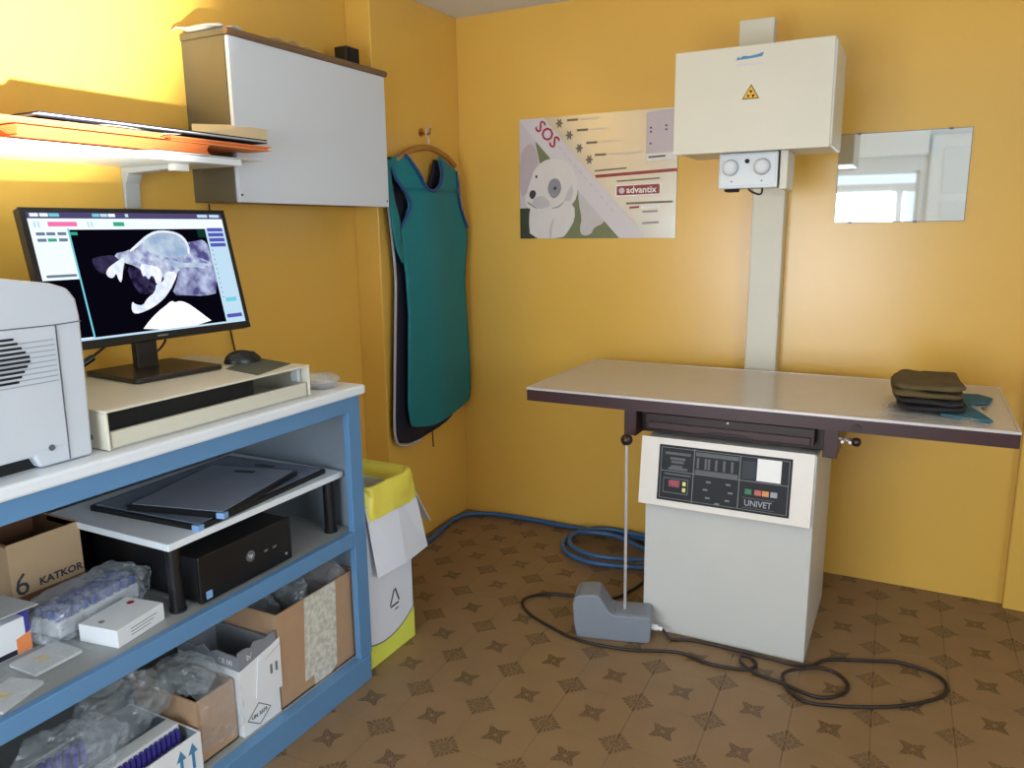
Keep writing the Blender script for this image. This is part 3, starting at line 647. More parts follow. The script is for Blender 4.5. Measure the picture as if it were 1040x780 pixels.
cb2 = open_box('cardboard_carton', 'brown cardboard carton with a clear bag spilling over its front', 'box', .20, .425, -1.955, -1.842, ZB, .245, m_card, m_cardin)
def spill(a, b):
    y = -1.96 + .125*a; t = b
    if t < .5: x, z = .26 + .17*(t/.5), .262 + .02*math.sin(t*6)
    else: x, z = .432 + .012*math.sin((t-.5)*6), .262 - .15*((t-.5)/.5)
    d = .012*noise.noise(V(a*5, b*7, 3)) + .008*noise.noise(V(a*13, b*17, 3)); return V(x+abs(d), y, z+d)
sb = MB().grid(spill, 22, 30)
tag(sb.build('clear_bag', m_film), 'clear plastic bag draped over the front of the small brown carton', 'bag')
tag(MB().blob((.33, -1.90, .268), (.075, .05, .04), .4, 16, seed=21).build('plastic_bag', m_film2), 'crumpled cloudy bag lying in the top of the small brown carton', 'bag')
ar = open_box('white_carton', 'white carton with two blue up arrows at the bottom left', 'box', .20, .445, -2.30, -1.965, ZB, .185, m_wbox, m_greyin)
for y in (-2.022, -1.990):
    MB().prism(FX(.445), [(y-.004, .105), (y+.004, .105), (y+.004, .145), (y+.013, .145), (y, .170), (y-.013, .145), (y-.004, .145)], 0, .0008).build('arrow', m_bluearrow, ar)
ts = thing('toothed_strip', 'off-white foam strip with purple teeth standing in the arrowed carton', 'strip', (.385, -2.10, .12))
MB().box(.36, .40, -2.28, -1.985, .125, .205).build('foam_bar', m_foam, ts, bevel=.003)
for k in range(22): MB().box(.400, .412, -2.275+k*.013, -2.267+k*.013, .165, .198).build('tooth', m_purple, ts)
for i, (c, r, s) in enumerate((((.30, -2.06, .26), (.07, .09, .075), 41), ((.34, -2.20, .25), (.075, .09, .06), 42))):
    tag(MB().blob(c, r, .42, 14, seed=s).build('plastic_bag', m_film2), ('tall cloudy bag standing in the arrowed carton', 'cloudy bag with purple caps at the left of the arrowed carton')[i], 'bag', 'bags in the arrowed carton')
for k in range(6):
    y = -2.25 + k*.018
    tag(MB().cyl((.31, y, .19), (.31, y, .245), .008, n=10).build('purple_tube', m_purple), 'purple capped tube inside the cloudy bag of the arrowed carton', 'tube', 'purple tubes in the arrowed carton')

# ================================================================== wall shelf with folders
ws = thing('wall_shelf', 'white wall shelf on a grey bracket above the monitor', 'shelf', (.02, -2.1, 1.503))
MB().box(-.115, .168, -3.0, -1.435, 1.503, 1.520).build('board', m_lam, ws, bevel=.002)
br = MB(); br.prism(Fr((0, -1.578, 0), (1, 0, 0), (0, 0, 1)), [(-.115, 1.395), (-.106, 1.392), (-.100, 1.46), (-.085, 1.485), (.075, 1.490), (.085, 1.503), (-.115, 1.503)], -.024, .024)
brk = br.build('bracket', M('grey_painted_bracket', (186, 190, 190), rough=.4, var=.05), ws, bevel=.003)
MB().box(.075, .100, -1.602, -1.554, 1.485, 1.503).build('end_cap', m_white, brk, bevel=.002)
def folder(label, y0, y1, x0, x1, z0, z1, cover, pages, slope=0):
    f = thing('document_folder', label, 'folder', ((x0+x1)/2, (y0+y1)/2, z0), 'folders on the wall shelf')
    def slab(n, ya, yb, xa, xb, za, zb, mt):
        MB().add([(x, y, z + slope*(y-y0)) for z in (za, zb) for y in (ya, yb) for x in (xa, xb)], [(0, 2, 3, 1), (4, 5, 7, 6), (0, 1, 5, 4), (2, 6, 7, 3), (0, 4, 6, 2), (1, 3, 7, 5)]).build(n, mt, f)
    t = .0022
    slab('cover', y0, y1, x0, x1, z0, z0+t, cover); slab('cover', y0, y1, x0, x1, z1-t, z1, cover)
    n = max(2, int((z1-z0-2*t)/.003)); h = (z1-z0-2*t)/n
    for k in range(n):
        d = random.uniform(.0, .006); slab('page', y0+.004, y1-random.uniform(.002, .012), x0+.004, x1-d-.001, z0+t+k*h+.0003, z0+t+(k+1)*h-.0003, pages)
    return f
def sheet(label, pts_y, z, x0, x1, droop, mat, gname='loose sheets on the wall shelf'):
    y0, y1 = pts_y
    def fn(a, b):
        y = y0 + (y1-y0)*a; x = x0 + (x1-x0)*b
        return V(x, y, z + droop(a, b))
    return tag(MB().grid(fn, 20, 6).build('paper_sheet', mat, smooth=True, solid=.0008), label, 'paper', gname)
sheet('white sheet projecting at the right end of the wall shelf', (-1.70, -1.345), 1.5215, -.08, .172, lambda a, b: .002, m_white)
sheet('white sheet drooping over the front of the wall shelf', (-2.12, -1.55), 1.523, -.05, .182, lambda a, b: (-.030*max(0, b-.9)/.1*math.sin(PI*min(1, a*1.4+.05))**.5 if a < .68 else 0), m_paper)
folder('thick deep orange folder at the bottom of the shelf pile', -2.045, -1.545, -.08, .172, 1.525, 1.549, m_orange2, m_orange2)
folder('light orange folder lying on top at the left end of the shelf', -2.40, -1.68, -.09, .170, 1.5535, 1.565, m_orange, m_orange, slope=0)
folder('orange folder overhanging the right end of the shelf', -1.66, -1.318, -.07, .168, 1.5515, 1.5635, m_orange, m_orange2, slope=0)
sheet('crumpled white page between the folders on the shelf', (-1.92, -1.62), 1.567, -.05, .158, lambda a, b: .003+.002*math.sin(a*9+b*4), m_paper)
folder('slim black folder on top of the shelf pile', -1.985, -1.325, -.06, .160, 1.5725, 1.5825, m_navy, m_paper)
bk = MB().add([(.095, -1.530, 1.5840), (.095, -1.262, 1.5840), (.060, -1.225, 1.637), (.060, -1.500, 1.6135)], [(0, 1, 2, 3)])
tag(bk.build('beige_booklet', m_bookbeige, solid=.003), 'beige booklet standing behind the black folder on the shelf', 'booklet')

# ================================================================== white wall cabinet (film viewer)
lb = thing('wall_cabinet', 'shallow wall cabinet with white front panel and taupe side above the apron', 'cabinet', (-.03, -.99, 1.41))
MB().box(-.115, .056, -1.360, -.628, 1.414, 1.872).build('body', m_taupe, lb, bevel=.002)
MB().box(.056, .070, -1.357, -.630, 1.411, 1.870).build('front_panel', m_viewer, lb, bevel=.0015)
MB().box(-.115, .060, -1.364, -.624, 1.872, 1.890).build('top_board', m_taupe, lb, bevel=.002)
MB().cyl((.068, -1.364, 1.881), (.068, -.620, 1.881), .0105, n=14).build('moulding', m_brownlip, lb)
for y in (-1.348, -.642): MB().cyl((.0695, y, 1.432), (.0712, y, 1.432), .0035, n=10).build('screw', m_blackmatte, lb)
MB().box(.0, .058, -1.35, -1.22, 1.408, 1.414).build('metal_lip', m_brownlip, lb)
def crump(seed, y0, y1, x0, x1, z, amp):
    return MB().grid(lambda a, b: V(x0+(x1-x0)*b, y0+(y1-y0)*a, z + abs(amp*noise.noise(V(a*3, b*3, seed))) + amp*.6*a*(1-a)), 14, 8)
tag(crump(3, -1.40, -1.20, -.105, .05, 1.892, .018).build('paper_sheet', m_paper, smooth=True, solid=.001), 'curled white sheet at the left end on top of the wall cabinet', 'paper')
tag(crump(5, -1.19, -.98, -.09, .068, 1.892, .016).build('clear_sleeve', m_film2, smooth=True, solid=.001), 'crumpled clear sleeve on top of the wall cabinet', 'sleeve')
tag(MB().box(-.08, .045, -.93, -.79, 1.8905, 1.899).build('black_tablet', m_black, bevel=.002), 'flat black case lying on top of the wall cabinet', 'case')
sk = thing('small_black_box', 'small black box standing on top of the wall cabinet', 'box', (.0, -.735, 1.8905))
MB().box(-.03, .025, -.778, -.708, 1.8905, 1.956).build('body', m_black, sk, bevel=.003)
MB().box(.025, .027, -.771, -.715, 1.897, 1.950).build('grille', m_blackmatte, sk)

# ================================================================== lead aprons
def interp(tab, z):
    tab = sorted(tab)
    if z <= tab[0][0]: return tab[0][1]
    for (a, b), (c, d) in zip(tab, tab[1:]):
        if z <= c: return b + (d-b)*(z-a)/(c-a)
    return tab[-1][1]
def sheet_rows(zs, left, right, xf, nu=14):
    m = MB(); rows = []
    for z in zs:
        l, r = interp(left, z), interp(right, z)
        rows.append([V(xf(l+(r-l)*k/nu, z), l+(r-l)*k/nu, z) for k in range(nu+1)])
    vs = [q for R_ in rows for q in R_]; n = nu+1
    return m.add(vs, [(j*n+i, j*n+i+1, (j+1)*n+i+1, (j+1)*n+i) for j in range(len(rows)-1) for i in range(nu)])
def rng(a, b, n): return [a+(b-a)*k/n for k in range(n+1)]
hk = thing('wall_hook', 'small brass coat hook on the yellow wall above the aprons', 'hook', (.012, -.30, 1.69))
MB().cyl((0, -.30, 1.715), (.006, -.30, 1.715), .016, n=16).build('plate', m_brass, hk)
MB().tube([(.004, -.30, 1.715), (.03, -.30, 1.705), (.045, -.30, 1.712), (.048, -.30, 1.728)], .004).build('arm', m_brass, hk, smooth=True)
hg = thing('coat_hanger', 'varnished wooden hanger holding the aprons on the brass hook', 'hanger', (.04, -.31, 1.60))
MB().tube([(.036, -.53, 1.585), (.038, -.44, 1.630), (.042, -.31, 1.652), (.038, -.18, 1.630), (.036, -.10, 1.595)], .012, n=10).build('bar', m_wood, hg, smooth=True)
MB().tube([(.042, -.31, 1.655), (.042, -.308, 1.685), (.042, -.325, 1.705), (.042, -.318, 1.728), (.042, -.300, 1.734), (.042, -.286, 1.720), (.042, -.288, 1.708)], .003).build('hook_wire', m_chrome, hg, smooth=True)

tp = thing('lead_apron', 'teal lead apron hanging in front on the wall hook', 'apron', (.06, -.3, .53), 'lead aprons on the hook')
fold = lambda y, z: .060 + .020*math.sin(PI*min(1, max(0, (y+.55)/.53))) + .005*math.sin(y*17 + z*1.3)
left = [(.50, -.34), (.53, -.47), (.555, -.525), (.62, -.535), (.75, -.525), (1.0, -.515), (1.10, -.520), (1.17, -.545), (1.30, -.56)]
left = [(.515, -.40), (.53, -.50), (.545, -.525), (.62, -.538), (.80, -.527), (1.0, -.515), (1.15, -.522), (1.24, -.535), (1.335, -.545), (1.37, -.520), (1.42, -.492), (1.47, -.515), (1.51, -.565)]
right = [(.515, -.37), (.530, -.27), (.545, -.13), (.56, -.07), (.60, -.050), (.75, -.055), (.95, -.070), (1.10, -.086), (1.22, -.068), (1.30, -.052), (1.335, -.060), (1.40, -.108), (1.45, -.128), (1.51, -.135)]
MB_ = sheet_rows(rng(.515, .56, 5) + rng(.58, 1.33, 26) + rng(1.345, 1.482, 8), left, right, fold, 22)
MB_.build('front_panel', m_teal, tp, smooth=True, solid=.006)
ll = [(1.482, -.525), (1.51, -.560), (1.56, -.590), (1.585, -.585), (1.605, -.535), (1.617, -.495)]; lr = [(1.482, -.345), (1.49, -.395), (1.53, -.425), (1.56, -.448), (1.60, -.470), (1.617, -.490)]
sheet_rows(rng(1.482, 1.617, 9), ll, lr, lambda y, z: fold(y, z) - max(0, z-1.55)*.35, 8).build('shoulder_strap', m_teal, tp, smooth=True, solid=.006)
rl = [(1.482, -.345), (1.49, -.315), (1.51, -.288), (1.55, -.268), (1.60, -.256), (1.622, -.250)]; r2 = [(1.482, -.133), (1.55, -.135), (1.575, -.140), (1.60, -.185), (1.622, -.230)]
sheet_rows(rng(1.482, 1.622, 9), rl, r2, lambda y, z: fold(y, z) - max(0, z-1.55)*.35, 8).build('shoulder_strap', m_teal, tp, smooth=True, solid=.006)
wing = [(1.20, -.545), (1.24, -.575), (1.335, -.60), (1.45, -.612), (1.585, -.615)]; wr_ = [(1.20, -.535), (1.30, -.545), (1.36, -.545), (1.42, -.570), (1.50, -.590), (1.585, -.598)]
sheet_rows(rng(1.20, 1.585, 14), wing, wr_, lambda y, z: .062 - .012*(z-1.2), 4).build('side_wing', m_teal, tp, smooth=True, solid=.006)
off = lambda L, d=.004: [(fold(y, z) - max(0, z-1.55)*.35 + d, y, z) for y, z in L]
MB().tube(off([(-.488, 1.612), (-.470, 1.598), (-.446, 1.558), (-.424, 1.528), (-.395, 1.492), (-.350, 1.480), (-.316, 1.490), (-.288, 1.511), (-.268, 1.55), (-.255, 1.60)]), .0055, n=6).build('neck_binding', m_trimblue, tp, smooth=True)
MB().tube(off([(-.590, 1.560), (-.560, 1.51), (-.513, 1.468), (-.490, 1.42), (-.520, 1.37), (-.545, 1.335)]), .0055, n=6).build('armhole_binding', m_trimblue, tp, smooth=True)
MB().tube(off([(-.138, 1.57), (-.132, 1.50), (-.126, 1.45), (-.106, 1.40), (-.062, 1.335)]), .004, n=6).build('armhole_binding', m_trimblue, tp, smooth=True)

nv = thing('lead_apron', 'navy lead apron with grey piping hanging behind the teal one', 'apron', (.02, -.33, .46), 'lead aprons on the hook')
nl = [(.46, -.50), (.475, -.565), (.50, -.592), (.56, -.600), (.75, -.585), (1.0, -.562), (1.15, -.552), (1.30, -.565), (1.45, -.585), (1.56, -.600)]
nr = [(.46, -.40), (.475, -.26), (.50, -.17), (.53, -.11), (.60, -.085), (1.0, -.095), (1.30, -.09), (1.38, -.12), (1.46, -.14), (1.56, -.145)]
nx_ = lambda y, z: .026 + .004*math.sin(y*25+z)
sheet_rows(rng(.46, .53, 5) + rng(.56, 1.47, 18), nl, nr, nx_, 14).build('front_panel', m_navy, nv, smooth=True, solid=.007)
sheet_rows(rng(1.47, 1.60, 5), [(1.47, -.588), (1.56, -.602), (1.60, -.56)], [(1.47, -.36), (1.52, -.42), (1.60, -.48)], nx_, 6).build('shoulder_strap', m_navy, nv, smooth=True, solid=.007)
sheet_rows(rng(1.47, 1.61, 5), [(1.47, -.36), (1.50, -.29), (1.61, -.25)], [(1.47, -.14), (1.56, -.145), (1.61, -.22)], nx_, 6).build('shoulder_strap', m_navy, nv, smooth=True, solid=.007)
MB().tube([(.034, y-.004, z) for y, z in ((-.602, 1.555), (-.588, 1.45), (-.568, 1.30), (-.556, 1.15), (-.566, 1.0), (-.588, .75), (-.603, .56), (-.594, .495), (-.566, .468), (-.50, .455), (-.41, .456))], .0055, n=8).build('piping', m_piping, nv, smooth=True)
MB().tube([(.04, -.345, .475), (.042, -.346, .44), (.042, -.344, .405)], .0025, n=6).build('tie_string', m_blackmatte, nv, smooth=True)

# ================================================================== poster
po = thing('wall_poster', 'landscape poster with a white puppy and silver text area on the back wall', 'poster', (.643, 0, 1.283))
PX0, PX1, PZ0, PZ1 = .302, .985, 1.284, 1.776
MB().box(PX0, PX1, -.005, -.0005, PZ0, PZ1).build('board', m_postsilver, po)
FP = Fr((PX0, -.005, PZ0), (1, 0, 0), (0, 0, 1)); PW, PH = PX1-PX0, PZ1-PZ0
def pp(name, pts, mat, lift):
    if 'pup' in mat.name or name in ('eye', 'nose', 'puppy_ear'): pts = chaikin(pts, 1) if len(pts) > 5 or name == 'eye' else pts
    return MB().prism(FP, [(a*PW, b*PH) for a, b in pts], 0, .0002*lift).build(name, mat, po)
pp('grass_field', [(0, 0), (.82, 0), (.16, 1), (0, 1)], m_postgreen, 1)
pp('dark_foliage', [(0, 0), (.10, 0), (.10, .30), (0, .30)], m_postdark, 2)
pp('pale_corner', [(0, .26), (.06, .26), (.12, .45), (.14, .62), (.11, .80), (.17, 1), (0, 1)], m_postlilac, 3)
pp('title_band', [(.66, 0), (.83, 0), (.165, 1), (.0, 1), (.08, .86)], m_postpale, 4)
pp('second_puppy', [(.40, .62), (.45, .52), (.52, .42), (.57, .32), (.59, .22), (.56, .12), (.50, .09), (.48, .03), (.42, .02), (.405, .08), (.42, .16), (.40, .28), (.39, .45)], m_pupshade, 3)
pp('puppy_body', [(.07, .0), (.06, .18), (.08, .30), (.30, .30), (.37, .28), (.375, .16), (.33, .06), (.29, 0)], m_pup, 4)
pp('leg_line', [(.20, .0), (.205, .10), (.23, .17), (.24, .17), (.222, .10), (.216, 0)], m_pupshade, 5)
pp('puppy_ear', [(.0, .34), (.0, .70), (.04, .78), (.09, .80), (.12, .72), (.13, .60), (.10, .50), (.06, .40)], m_pupear, 5)
pp('puppy_head', [(.035, .335), (.05, .40), (.078, .50), (.10, .58), (.155, .645), (.225, .668), (.30, .645), (.36, .58), (.392, .46), (.388, .34), (.345, .265), (.24, .222), (.15, .212), (.085, .235), (.045, .28)], m_pup, 6)
pp('muzzle_shade', [(.075, .31), (.12, .36), (.17, .36), (.21, .30), (.20, .265), (.14, .25), (.10, .27)], m_pupshade, 7)
pp('cheek_shade', [(.30, .31), (.33, .40), (.355, .45), (.365, .38), (.345, .31)], m_pupshade, 7)
pp('eye_patch', [(.19, .40), (.20, .47), (.225, .50), (.26, .50), (.28, .46), (.285, .40), (.26, .35), (.225, .33)], m_pupgrey, 7)
pp('eye', [(.228, .42), (.245, .44), (.255, .42), (.24, .40)], m_pupdark, 8)
pp('eye', [(.105, .515), (.115, .54), (.125, .53), (.12, .505)], m_pupdark, 8)
pp('nose', [(.065, .36), (.07, .40), (.095, .415), (.115, .39), (.105, .35), (.085, .33)], m_pupdark, 8)
pp('muzzle_line', [(.05, .305), (.09, .27), (.12, .25), (.12, .255), (.09, .285), (.055, .318)], m_pupgrey, 8)
pp('jaw_line', [(.22, .25), (.27, .26), (.30, .30), (.302, .31), (.265, .27), (.22, .257)], m_pupgrey, 8)
ang = math.atan2(-PH, .66*PW)
text('title_text', 'SOS', m_red, po, FP, .192*PW, .865*PH, .052, lift=.0012, rot=-.80, bold=.015)
for k in range(11):
    t = .24 + k*.052; a, b = .165+.66*t-.065, 1-t
    pp('subtitle_mark', [(a, b), (a+.018, b-.028), (a+.026, b-.020), (a+.008, b+.008)], m_postlilac if k % 2 else m_pupshade, 5)
for k, (a, b, wd) in enumerate(((.32, .955, .21), (.385, .87, .19), (.445, .765, .21), (.50, .665, .28))):
    pp('text_line', [(a, b), (a+.07, b), (a+.07, b+.018), (a, b+.018)], m_postgrey, 3)
    pp('text_line', [(a+.08, b+.003), (a+wd, b+.003), (a+wd, b+.014), (a+.08, b+.014)], m_pupshade, 3)
for a, b in ((.27, .945), (.335, .845), (.40, .735), (.465, .64)):
    o_ = MB().prism(FP, [((a+.018*math.cos(t)*(1+.35*math.cos(6*t)))*PW, (b+.03*math.sin(t)*(1+.35*math.cos(6*t)))*PH) for t in [2*PI*k/36 for k in range(36)]], 0, .0007); o_.build('insect_mark', m_postgrey, po)
pp('text_line', [(.50, .540), (.70, .552), (.70, .565), (.50, .553)], m_postgrey, 3)
pp('red_stripe', [(.51, .49), (1.0, .515), (1.0, .54), (.50, .515)], m_band, 3)
pp('text_line', [(.64, .45), (.90, .463), (.90, .475), (.64, .462)], m_postgrey, 3)
pp('name_border', [(.635, .335), (.915, .342), (.915, .432), (.635, .425)], m_white, 3)
pp('name_field', [(.64, .343), (.90, .350), (.90, .424), (.64, .417)], m_band, 4)
text('name_text', 'advantix', m_white, po, FP, .792*PW, .385*PH, .026, width=.125, lift=.0013, bold=.02)
pp('round_mark', [(a/PW, b/PH) for a, b in circ(.672*PW, .380*PH, .012, 14)], m_postlilac, 5)
for a, b, wd, mt in ((.70, .27, .28, m_postgrey), (.72, .235, .06, m_band), (.79, .238, .11, m_white), (.80, .20, .09, m_pupgrey), (.80, .11, .10, m_pupgrey)):
    pp('text_line', [(a, b), (a+wd, b+.006), (a+wd, b+.022), (a, b+.016)], mt, 3)
pp('text_box', [(.815, .60), (.995, .615), (.995, .985), (.815, .975)], m_postlilac, 2)
pp('text_box', [(.815, .60), (.995, .61), (.995, .665), (.815, .66)], m_white, 4)
for a, b in ((.835, .85), (.835, .82), (.925, .86), (.925, .83), (.835, .73)): pp('bullet', [(a, b), (a+.012, b), (a+.012, b+.014), (a, b+.014)], m_purple, 4)
pp('text_line', [(.83, .625), (.93, .630), (.93, .645), (.83, .640)], m_postgrey, 5)

# ================================================================== mirror
mi = thing('wall_mirror', 'frameless rectangular mirror on the yellow back wall', 'mirror', (1.766, 0, 1.333))
MB().box(1.563, 1.968, -.005, -.0005, 1.333, 1.636).build('backing', m_mirroredge, mi)
MB().box(1.565, 1.966, -.0062, -.005, 1.335, 1.634).build('glass', m_mirror, mi)
for x, z in ((1.625, 1.635), (1.905, 1.635), (1.615, 1.334), (1.82, 1.334)): MB().box(x-.006, x+.006, -.0075, 0, z-.004, z+.004).build('clip', m_mirroredge, mi, bevel=.001)

# ================================================================== X-ray table
xt = thing('xray_table', 'cream X-ray table unit with maroon-edged top and dark control panel', 'table', (1.37, -.47, 0))
TX0, TX1, TY0, TY1 = .702, 2.112, -.757, -.125
MB().box(TX0+.003, TX1-.003, TY0+.003, TY1-.003, .757, .799).build('tabletop', m_table, xt, bevel=.001)
eb = MB(); eb.box(TX0, TX1, TY0, TY0+.010, .755, .7925).box(TX0, TX1, TY1-.010, TY1, .755, .7925).box(TX0, TX0+.010, TY0+.010, TY1-.010, .755, .7925).box(TX1-.010, TX1, TY0+.010, TY1-.010, .755, .7925)
eb.build('edge_band', m_maroon, xt)
es_ = MB(); es_.box(TX0-.001, TX1+.001, TY0-.001, TY0+.006, .7925, .800).box(TX0-.001, TX1+.001, TY1-.006, TY1+.001, .7925, .800).box(TX0-.001, TX0+.006, TY0+.006, TY1-.006, .7925, .800).box(TX1-.006, TX1+.001, TY0+.006, TY1-.006, .7925, .800)
es_.build('edge_strip', m_strip, xt)
for x0, x1 in ((1.036, 1.077), (1.640, 1.680)): MB().box(x0, x1, -.722, -.16, .664, .757).build('support_rail', m_maroon, xt, bevel=.002)
MB().box(1.077, 1.640, -.66, -.18, .668, .752).build('tray_housing', m_tray, xt)
tr = MB(); tr.box(1.105, 1.615, -.712, -.66, .690, .742)
tray = tr.build('cassette_tray', m_tray, xt, bevel=.002)
MB().prism(FY(-.712), [(1.115, .694), (1.29, .692), (1.31, .700), (1.42, .700), (1.44, .692), (1.605, .692), (1.605, .716), (1.115, .716)], 0, .007).build('tray_handle', m_maroon, tray, bevel=.002)
MB().cyl((1.365, -.712, .735), (1.365, -.716, .735), .003, n=10).build('pin', m_chrome, tray)
for x in (1.692, 1.712): MB().cyl((x, -.705, .722), (x, -.745, .722), .0045, n=10).build('pin', m_chrome, xt)
kn = MB().cyl((1.68, -.715, .724), (1.722, -.730, .722), .004, n=10).build('lever', m_chrome, xt)
MB().lathe((1.728, -.732, .709), [(.002, 0), (.010, .003), (.0135, .013), (.010, .023), (.002, .026)], 14).build('knob', m_tray, kn, smooth=True)
MB().cyl((1.728, -.757, .768), (1.728, -.764, .768), .011, n=14).build('stop_button', m_tray, xt)
MB().box(1.112, 1.627, -.717, -.220, .0, .664).build('cabinet_body', m_creamside, xt, bevel=.003)
cn = MB().prism(Fr((0, 0, 0), (0, 1, 0), (0, 0, 1)), [(-.7175, .450), (-.7475, .450), (-.7195, .668), (-.7175, .668)], 1.097, 1.622)
con = cn.build('console', m_console, xt, bevel=.003)
FCp = Fr((1.3595, -.7335, .559), (1, 0, 0), (0, .028, .218))
cw, chh = .404, .178
FCp.o = V(1.3595, -.7335, .559) + FCp.n*.0006
MB().fbox(FCp, -cw/2, cw/2, -chh/2, chh/2, -.001, .0012).build('control_film', m_panel, xt)
def cp(name, u0, u1, v0, v1, mat, lift=1): return MB().fbox(FCp, (u0-.5)*cw, (u1-.5)*cw, (.5-v1)*chh, (.5-v0)*chh, .001, .0012+.0004*lift).build(name, mat, con)
for u0, u1, v0, v1 in ((.018, .022, .04, .96), (.275, .281, .02, .98), (.624, .630, .04, .96), (.018, .98, .455, .467), (.018, .98, .04, .048), (.018, .98, .952, .96), (.978, .982, .04, .96)): cp('grid_line', u0, u1, v0, v1, m_line)
for v0, a0, a1 in ((.12, .05, .25), (.21, .09, .21), (.27, .10, .20), (.35, .10, .19), (.39, .08, .23)): cp('text_line', a0, a1, v0, v0+.045, m_dimline)
cp('display_frame', .045, .245, .58, .86, m_dimline); cp('display_field', .052, .238, .60, .84, m_panel, 2); cp('display', .09, .175, .62, .74, m_redlens, 3)
for v0 in (.63, .74): cp('button', .20, .225, v0, v0+.07, m_yelb, 3)
cp('text_line', .05, .26, .50, .53, m_dimline)
cp('scale_band', .29, .615, .07, .14, m_dimline); cp('scale_band', .29, .615, .38, .45, m_dimline)
for u0 in (.30, .36, .385, .44, .50, .56): cp('scale_bar', u0, u0+.018, .17, .36, m_dimline)
for u0, v0 in ((.38, .56), (.53, .56), (.36, .70), (.55, .70), (.38, .84), (.53, .84), (.455, .92)): cp('key_mark', u0, u0+.035, v0, v0+.03, m_line)
cp('screen_window', .645, .74, .12, .42, M('dark_blue_film', (24, 30, 38), rough=.5, var=.05)); cp('paper_label', .752, .925, .055, .435, m_white, 3)
for u0, mt in ((.675, m_green), (.745, m_redb), (.80, m_amber), (.86, m_greyb)): cp('lamp_button', u0, u0+.048, .595, .685, mt, 6)
cp('name_frame', .66, .89, .745, .755, m_dimline); cp('name_frame', .66, .89, .915, .925, m_dimline)
text('name_text', 'UNIVET', m_greyb, con, FCp, (.775-.5)*cw, (.5-.835)*chh, .019, width=.080, lift=.002, bold=.015)

# ================================================================== X-ray tube stand
st = thing('xray_tube_stand', 'cream wall column carrying the X-ray tube head above the table', 'x-ray head', (1.35, -.05, 0))
MB().box(1.286, 1.399, -.072, -.002, 0, 1.80).build('column', m_cream, st, bevel=.004)
MB().box(1.25, 1.43, -.205, -.072, 1.64, 1.84).build('carriage', m_cream, st, bevel=.004)
MB().box(1.256, 1.367, -.272, -.205, 1.66, 1.990).build('upper_post', m_cream, st, bevel=.003)
hd = MB().box(1.128, 1.592, -.545, -.272, 1.552, 1.848).build('tube_housing', m_cream, st, bevel=.006)
MB().box(1.124, 1.586, -.552, -.545, 1.548, 1.852).build('front_cover', m_cream, hd, bevel=.002)
FH = FY(-.552)
def blk(a0, a1, z0, z1): return [(a0, z0), (a1, z0), (a1, z1), (a0, z1)]
lg_ = [(1.302, 1.812), (1.310, 1.813), (1.316, 1.824), (1.319, 1.817), (1.330, 1.823), (1.350, 1.821), (1.372, 1.824), (1.390, 1.829), (1.385, 1.817), (1.350, 1.814), (1.320, 1.813)]
MB().prism(FH, lg_, 0, .0006).build('blue_logo', m_logo, hd)
for k in range(0): MB().prism(FH, [(1.318+k*.010, 1.813), (1.320+k*.010, 1.813), (1.324+k*.010, 1.824), (1.322+k*.010, 1.824)], .0004, .0011).build('logo_gap', m_cream, hd)
MB().prism(FH, blk(1.310, 1.388, 1.795, 1.801), 0, .0006).build('caption_line', m_postlilac, hd)
tri = lambda c, z, r: [(c-r*.9, z-r*.5), (c+r*.9, z-r*.5), (c, z+r)]
MB().prism(FH, tri(1.357, 1.713, .028), 0, .0006).build('warning_border', m_blackmatte, hd)
MB().prism(FH, tri(1.357, 1.713, .0235), .0004, .001).build('warning_sign', m_hazard, hd)
for t in (PI/2, PI/2+2*PI/3, PI/2+4*PI/3):
    MB().prism(FH, [(1.357+.003*math.cos(t), 1.712+.003*math.sin(t))] + [(1.357+.0115*math.cos(t+d), 1.712+.0115*math.sin(t+d)) for d in (-.5, 0, .5)], .0008, .0014).build('trefoil_blade', m_blackmatte, hd)
MB().cyl((1.190, -.50, 1.848), (1.190, -.50, 1.856), .004, n=10).build('screw', m_white, hd)
co = MB().box(1.262, 1.434, -.492, -.34, 1.445, 1.552).build('collimator', m_silver, st, bevel=.004)
MB().box(1.258, 1.438, -.500, -.492, 1.441, 1.549).build('face_plate', m_silver, co, bevel=.003)
MB().box(1.266, 1.430, -.502, -.500, 1.452, 1.541).build('white_label', m_plate, co)
for x in (1.296, 1.392):
    kb_ = MB().cyl((x, -.502, 1.505), (x, -.517, 1.505), .026, .023, n=24).build('dial', m_dial, co, bevel=.003)
    MB().cyl((x, -.517, 1.505), (x, -.5185, 1.505), .015, n=20).build('dial_cap', m_silver, kb_)
MB().cyl((1.346, -.502, 1.523), (1.346, -.507, 1.523), .007, n=12).build('button', m_blackmatte, co)
for x in (1.30, 1.392): MB().cyl((x, -.502, 1.463), (x, -.5032, 1.463), .003, n=8).build('screw', m_line, co)
MB().box(1.442, 1.465, -.49, -.35, 1.436, 1.552).build('side_bracket', m_cream, st, bevel=.003)
MB().box(1.27, 1.305, -.46, -.40, 1.434, 1.446).build('lens_slide', m_blackmatte, co)
MB().tube([(1.345, -.47, 1.448), (1.352, -.472, 1.436), (1.375, -.473, 1.424), (1.388, -.472, 1.426), (1.390, -.47, 1.448)], .003, n=6).build('cord', m_blackmatte, co, smooth=True)

